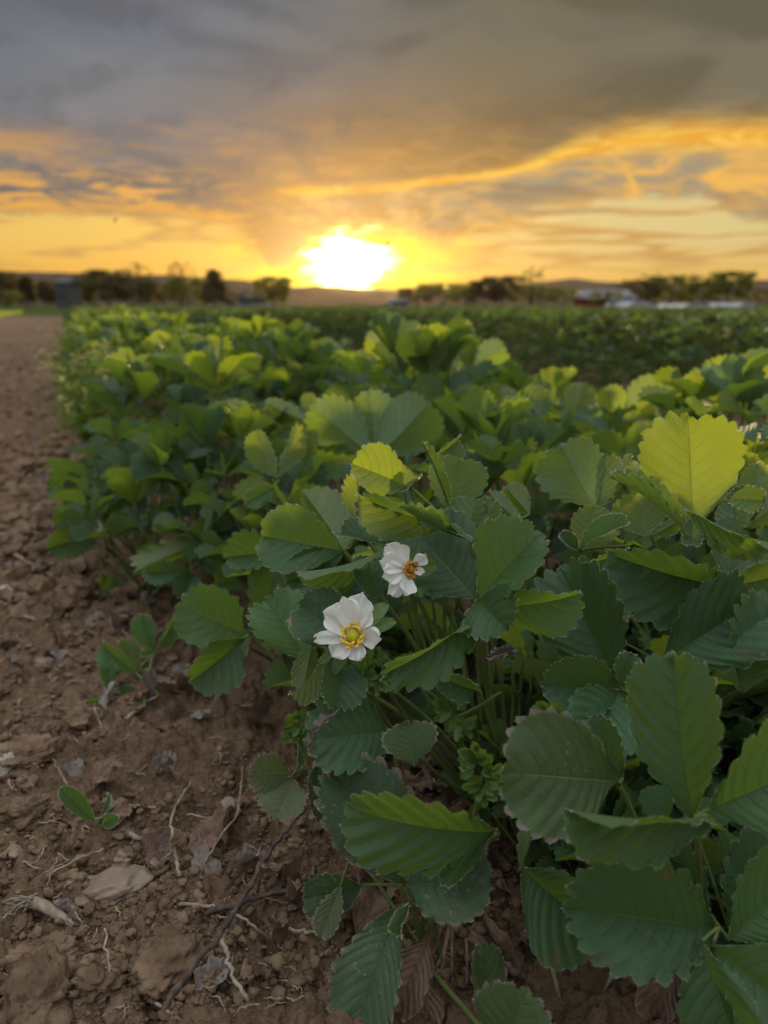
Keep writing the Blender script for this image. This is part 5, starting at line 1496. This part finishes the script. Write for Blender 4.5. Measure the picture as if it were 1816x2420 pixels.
def hillridge(name, label, pts, D, depth, seed):
    """pts (x, y) skyline in photo pixels -> a rounded ridge D metres off, depth metres through"""
    xs = np.array([wx(p[0], D) for p in pts]); hs = np.array([hgt(p[1], D) for p in pts])
    X = np.linspace(xs[0], xs[-1], 260); Hh = np.interp(X, xs, hs)
    Hh = Hh + .05 * Hh.max() * fbm(X / D * 60 + seed, X * 0, 5, seed)
    T = np.linspace(-1, 1, 15)
    v = np.stack([np.broadcast_to(X[:, None], (260, 15)), D + depth * np.broadcast_to(T[None], (260, 15)), Hh[:, None] * (1 - T[None] ** 2) ** .6 + 0 * X[:, None] - 2 * (np.abs(T) == 1)], -1)
    i, j = np.meshgrid(np.arange(259), np.arange(14), indexing='ij'); a = i * 15 + j
    f = np.stack([a, a + 15, a + 16, a + 1], -1).reshape(-1, 4)
    o = link(name, make_mesh(name, v.reshape(-1, 3), f, (M['hill'],))); o['kind'] = 'structure'; o['label'] = label
hillridge('hills', 'dark wooded ridge sloping down behind the left trees', [(-600, 640), (0, 641), (150, 645), (400, 652), (600, 662), (760, 690), (900, 700), (1100, 712)], 1500, 320, 3)
hillridge('hills', 'low far ridge under the setting sun', [(500, 690), (640, 684), (760, 676), (850, 682), (960, 686), (1080, 680), (1200, 684), (1300, 680), (1500, 690)], 2600, 500, 5)
hillridge('hills', 'pale distant hills behind the right trees', [(1000, 700), (1180, 676), (1260, 668), (1330, 660), (1420, 668), (1500, 672), (1600, 668), (1700, 664), (1760, 664), (1816, 658), (2400, 640)], 4200, 700, 7)

def tree(name, label, px, top, wpx, D, kind='round', seed=0, mat='crown', group=None):
    x = wx(px, D); h = hgt(top, D); w = wpx * 1.65 / F * D / 2
    r_ = np.random.default_rng(seed)
    t = thing(name, label, 'tree', (x, D, 0), group)
    top_ = np.array([r_.normal(0, .03) * h, 0, h * (.9 if kind != 'sparse' else .97)])
    v, f = tube(spline([(0, 0, -.1), (0, 0, h * .3), tuple(top_ * .65), tuple(top_)], 4), np.linspace(.035 * h, .006 * h, 13), 7)
    tr = part('trunk', make_mesh('trunk', v, f, (M['bark'],)), t)
    a = Acc(); cl = []
    nb = 16 if kind != 'cone' else 26
    for i in range(nb):
        b = h * (.15 + .75 * (i + .5) / nb) if kind != 'sparse' else h * (.35 + .6 * (i + .5) / nb)
        an = 2.4 * i + r_.uniform(-.4, .4)
        if kind == 'cone': R = w * (1.05 - b / h); up = -.05
        elif kind == 'tall': R = w * (.8 if b / h < .8 else .5); up = .25
        else: R = w * math.sqrt(max(.08, 1 - ((b / h - .55) / .5) ** 2)); up = .2
        e = np.array([math.cos(an) * R, math.sin(an) * R, min(b + up * R, h * .97)])
        v, f = tube(bez((0, 0, b), (e[0] * .5, e[1] * .5, b + up * R * .3), e, 5), np.linspace(.010 * h, .003 * h, 5), 4); a.put(v, f)
        cl += [e * np.array([k, k, 1]) + np.array([0, 0, (1 - k) * .1 * h]) for k in ((.5, .8, 1.0) if kind != 'sparse' else (1.0,))]
    part('limbs', a.mesh('limbs', (M['bark'],)), t)
    cl = np.array(cl); per = {'sparse': 9, 'cone': 24, 'tall': 34}.get(kind, 34)
    sig = {'sparse': .06 * h, 'cone': .05 * h, 'tall': .07 * h}.get(kind, .085 * h)
    pos = np.repeat(cl, per, 0) + r_.normal(0, sig, (len(cl) * per, 3)) * np.array([1, 1, .8])
    pos[:, 2] = np.clip(pos[:, 2], .08 * h, h * 1.0)
    if kind != 'sparse':
        rr = np.hypot(pos[:, 0], pos[:, 1]); lim = w * 1.12; s = np.where(rr > lim, lim / rr, 1); pos[:, 0] *= s; pos[:, 1] *= s
    size = (.035 if kind == 'sparse' else .05) * h * r_.uniform(.6, 1.3, len(pos))
    mass('crown', '', '', pos, size, (M[mat],), seed, 1.2, t)
    return t
TR = [
 (48, 646, 52, 140, 'round', 'crown_dark', 'dark rounded tree at the far left edge against the ridge'),
 (8, 640, 50, 135, 'round', 'crown_dark', 'dark tree cut by the left edge of the view'),
 (95, 652, 22, 130, 'tall', 'crown_dark', 'narrow dark tree left of the grey shed'),
 (40, 688, 48, 90, 'round', 'crown', 'low green bush on the grass strip at the far left'),
 (140, 664, 34, 150, 'round', 'crown_dark', 'small dark tree between the narrow tree and the grey shed'),
 (215, 655, 44, 140, 'round', 'crown', 'dull green tree right of the grey shed'),
 (282, 641, 62, 140, 'round', 'crown_dark', 'big dark domed tree that stands highest on the left ridge'),
 (338, 655, 62, 145, 'round', 'crown_dark', 'broad dark tree joined to the right of the domed tree'),
 (353, 620, 30, 150, 'sparse', 'crown', 'thin airy tree rising above the ridge right of the domed tree'),
 (405, 668, 60, 150, 'round', 'crown_dark', 'low dark tree between the two airy trees'),
 (448, 620, 34, 150, 'sparse', 'crown', 'tall airy tree with bare side branches left of the conifer'),
 (462, 658, 58, 145, 'round', 'crown', 'rounded tree at the foot of the tall airy tree'),
 (522, 637, 50, 135, 'cone', 'crown_dark', 'pointed dark conifer on the left skyline'),
 (590, 690, 60, 160, 'round', 'crown_dark', 'low bushes between the conifer and the round green tree'),
 (654, 657, 50, 125, 'round', 'crown', 'single round green tree just left of the sunset glow'),
 (985, 682, 60, 150, 'round', 'crown_dark', 'low dark tree right of the sunset glow'),
 (1040, 672, 70, 150, 'round', 'crown', 'uneven bushy tree between the glow and the dark pair'),
 (1135, 666, 60, 140, 'round', 'crown_dark', 'dark tree with a lumpy top, left one of the dark pair'),
 (1178, 656, 66, 140, 'round', 'crown_dark', 'tallest dark tree of the pair right of the glow'),
 (1243, 634, 34, 150, 'sparse', 'crown', 'thin airy spire of a tree right of the dark pair'),
 (1262, 678, 64, 150, 'round', 'crown', 'bushy green tree below the thin airy spire'),
 (1318, 684, 60, 150, 'round', 'crown', 'green tree touching the red barn on its left'),
 (1412, 690, 46, 118, 'round', 'crown', 'small bush in front of the red barn'),
 (1490, 664, 56, 150, 'round', 'crown_dark', 'dark tree right of the barn behind the first white tunnel'),
 (1525, 645, 50, 150, 'sparse', 'crown', 'airy tree above the first white tunnel'),
 (1560, 655, 70, 150, 'round', 'crown', 'broad loose tree between two white tunnels'),
 (1610, 648, 60, 155, 'sparse', 'crown', 'loose tree with sky showing through left of the dense one'),
 (1632, 668, 60, 150, 'round', 'crown', 'dull green tree behind the second white tunnel'),
 (1690, 645, 74, 140, 'tall', 'crown', 'dense upright tree between the second and third white tunnels'),
 (1095, 684, 50, 160, 'round', 'crown_dark', 'low bushes filling the gap left of the dark pair'),
 (1225, 688, 50, 160, 'round', 'crown_dark', 'low dark bushes at the foot of the airy spire'),
 (1360, 694, 40, 165, 'round', 'crown', 'low bushes behind the left end of the barn'),
 (1580, 690, 50, 165, 'round', 'crown_dark', 'low dark bushes left of the second white tunnel'),
 (1740, 694, 50, 165, 'round', 'crown', 'low bushes behind the third white tunnel'),
 (180, 672, 50, 170, 'round', 'crown_dark', 'dark bushes behind the grey shed'),
 (250, 676, 60, 170, 'round', 'crown_dark', 'low bushes between the dull green tree and the domed tree'),
 (370, 680, 60, 170, 'round', 'crown_dark', 'low bushes under the thin airy tree'),
 (1795, 684, 60, 140, 'round', 'crown_dark', 'dark bushy tree at the right edge'),
]
for i, (px, top, w, D, kd, mt, lab) in enumerate(TR):
    tree('conifer_tree' if kd == 'cone' else 'leafy_tree', lab, px, top, w, D, kd, 40 + i, mt, 'trees along the edge of the field')

def box(x0, x1, y0, y1, z0, z1):
    v = np.array([[x, y, z] for z in (z0, z1) for y in (y0, y1) for x in (x0, x1)], float)
    f = np.array([[0, 2, 3, 1], [4, 5, 7, 6], [0, 1, 5, 4], [2, 6, 7, 3], [0, 4, 6, 2], [1, 3, 7, 5]])
    return v, f
def house(name, label, px0, px1, ytop, D, dy, mwall, mroof, eave=.6, wins=3, along_x=True):
    x0, x1 = wx(px0, D), wx(px1, D); h = hgt(ytop, D); e = h * eave; cx = (x0 + x1) / 2; w = (x1 - x0) / 2
    t = thing(name, label, 'building', (cx, D, 0))
    v, f = box(-w, w, 0, dy, -.2, e); part('wall', make_mesh('wall', v, f, (M[mwall],), smooth=False), t)
    o = .06 * w + .2
    if along_x:      # ridge along x
        v = np.array([[-w - o, -o, e], [w + o, -o, e], [w + o, dy + o, e], [-w - o, dy + o, e], [-w - o, dy / 2, h], [w + o, dy / 2, h]])
        fs = [np.array([[0, 1, 5, 4], [2, 3, 4, 5], [0, 3, 2, 1]]), np.array([[0, 4, 3], [1, 2, 5]])]
    else:
        v = np.array([[-w - o, -o, e], [w + o, -o, e], [w + o, dy + o, e], [-w - o, dy + o, e], [0, -o, h], [0, dy + o, h]])
        fs = [np.array([[1, 2, 5, 4], [3, 0, 4, 5], [0, 3, 2, 1]]), np.array([[0, 1, 4], [2, 3, 5]])]
    part('roof', make_mesh('roof', v, fs, (M[mroof],), smooth=False), t)
    for k in range(wins):
        xx = -w + 2 * w * (k + .7) / (wins + .4); ww = w * .5 / wins
        v, f = box(xx - ww, xx + ww, -.04, .02, e * .35, e * .75); wn = part('window', make_mesh('window', v, f, (M['glass_dark'],), smooth=False), t)
    return t
house('barn', 'red barn with a pale grey gabled roof among the right trees', 1372, 1476, 684, 125, 9, 'barn_red', 'roof_grey', .50, 3)
house('barn', 'red side wing of the barn with its gable towards the field', 1440, 1490, 698, 119, 5, 'barn_red', 'roof_grey', .55, 1, False)
house('long_building', 'low pale building just right of the sunset glow', 920, 962, 705, 150, 8, 'wall_pale', 'roof_grey', .65, 2)
house('long_building', 'long low grey building left of the round green tree', 572, 644, 690, 160, 8, 'wall_pale', 'roof_grey', .7, 4)
house('shed', 'tall narrow grey shed at the end of the bare track', 162, 190, 657, 95, 4, 'shed_grey', 'shed_grey', .85, 1)
def tunnel(label, px0, px1, ytop, D):
    x0, x1 = wx(px0, D), wx(px1, D); h = hgt(ytop, D); w = (x1 - x0) / 2
    t = thing('polytunnel', label, 'greenhouse', ((x0 + x1) / 2, D, 0), 'white polytunnels')
    a = np.linspace(0, math.pi, 17); dy = 12
    v = np.concatenate([np.stack([np.cos(a) * w, a * 0, np.sin(a) ** .8 * h], -1), np.stack([np.cos(a) * w, a * 0 + dy, np.sin(a) ** .8 * h], -1)])
    i = np.arange(16); f = np.stack([i, i + 1, i + 18, i + 17], -1)
    part('film_cover', make_mesh('film_cover', v, f, (M['white_film'],)), t)
    part('end_wall', make_mesh('end_wall', np.concatenate([v[:17] + [0, .02, 0], [[0, .02, 0]]]), np.stack([i, i * 0 + 17, i + 1], -1), (M['white_film'],), smooth=False), t)
    for yy in (0.0, 4, 8, 12):
        vv, ff = tube(np.stack([np.cos(a) * w * 1.01, a * 0 + yy, np.sin(a) ** .8 * h * 1.01], -1), .05, 4); part('hoop', make_mesh('hoop', vv, ff, (M['roof_grey'],)), t)
    vv, ff = box(-.18 * w, .18 * w, -.05, .0, 0, h * .6); part('door', make_mesh('door', vv, ff, (M['wall_pale'],), smooth=False), t)
tunnel('white polytunnel closest to the red barn', 1466, 1526, 712, 110)
tunnel('white polytunnel in the middle between the loose tree and the dense tree', 1594, 1656, 718, 110)
tunnel('white polytunnel nearest the right edge', 1722, 1758, 716, 112)

# insects in the air
def insect(label, px, py, d, s):
    p = P(px, py, d)
    t = thing('flying_insect', label, 'insect', tuple(p))
    v, f = lump(2, 8, .1, .02); part('body', make_mesh('body', v * np.array([s, s * .45, s * .4]), f, (M['black'],)), t, Matrix.Rotation(-.9, 4, 'Y'))
    for q in (-1, 1):
        v, f = petal_geo(s * 1.6, .45, .1, .02, 0, 3, 5, 5); part('wing', make_mesh('wing', v, f, (M['black'],)), t, Matrix.Rotation(q * .9, 4, 'Z') @ Matrix.Rotation(.5, 4, 'X'))
insect('dark insect hovering in front of the sunset glow', 917, 576, 3.0, .013)
insect('faint dark insect in the yellow sky at the left', 273, 520, 3.4, .010)

# ------------------------------------------------------------------ the air
def haze(dens):
    v, f = box(-7000, 7000, -300, 6700, -3, 330)
    m = bpy.data.materials.new('haze'); m.use_nodes = True; m.node_tree.nodes.clear()
    p = m.node_tree.nodes.new('ShaderNodeVolumePrincipled'); o = m.node_tree.nodes.new('ShaderNodeOutputMaterial')
    p.inputs['Color'].default_value = (1.0, .74, .42, 1); p.inputs['Density'].default_value = dens; p.inputs["Anisotropy"].default_value = .88
    m.node_tree.links.new(p.outputs[0], o.inputs['Volume'])
    ob = link('haze', make_mesh('haze', v, f, (m,), smooth=False)); ob['kind'] = 'stuff'; ob['label'] = 'thin warm evening haze over the fields'; ob['category'] = 'haze'
haze(0.45e-5)
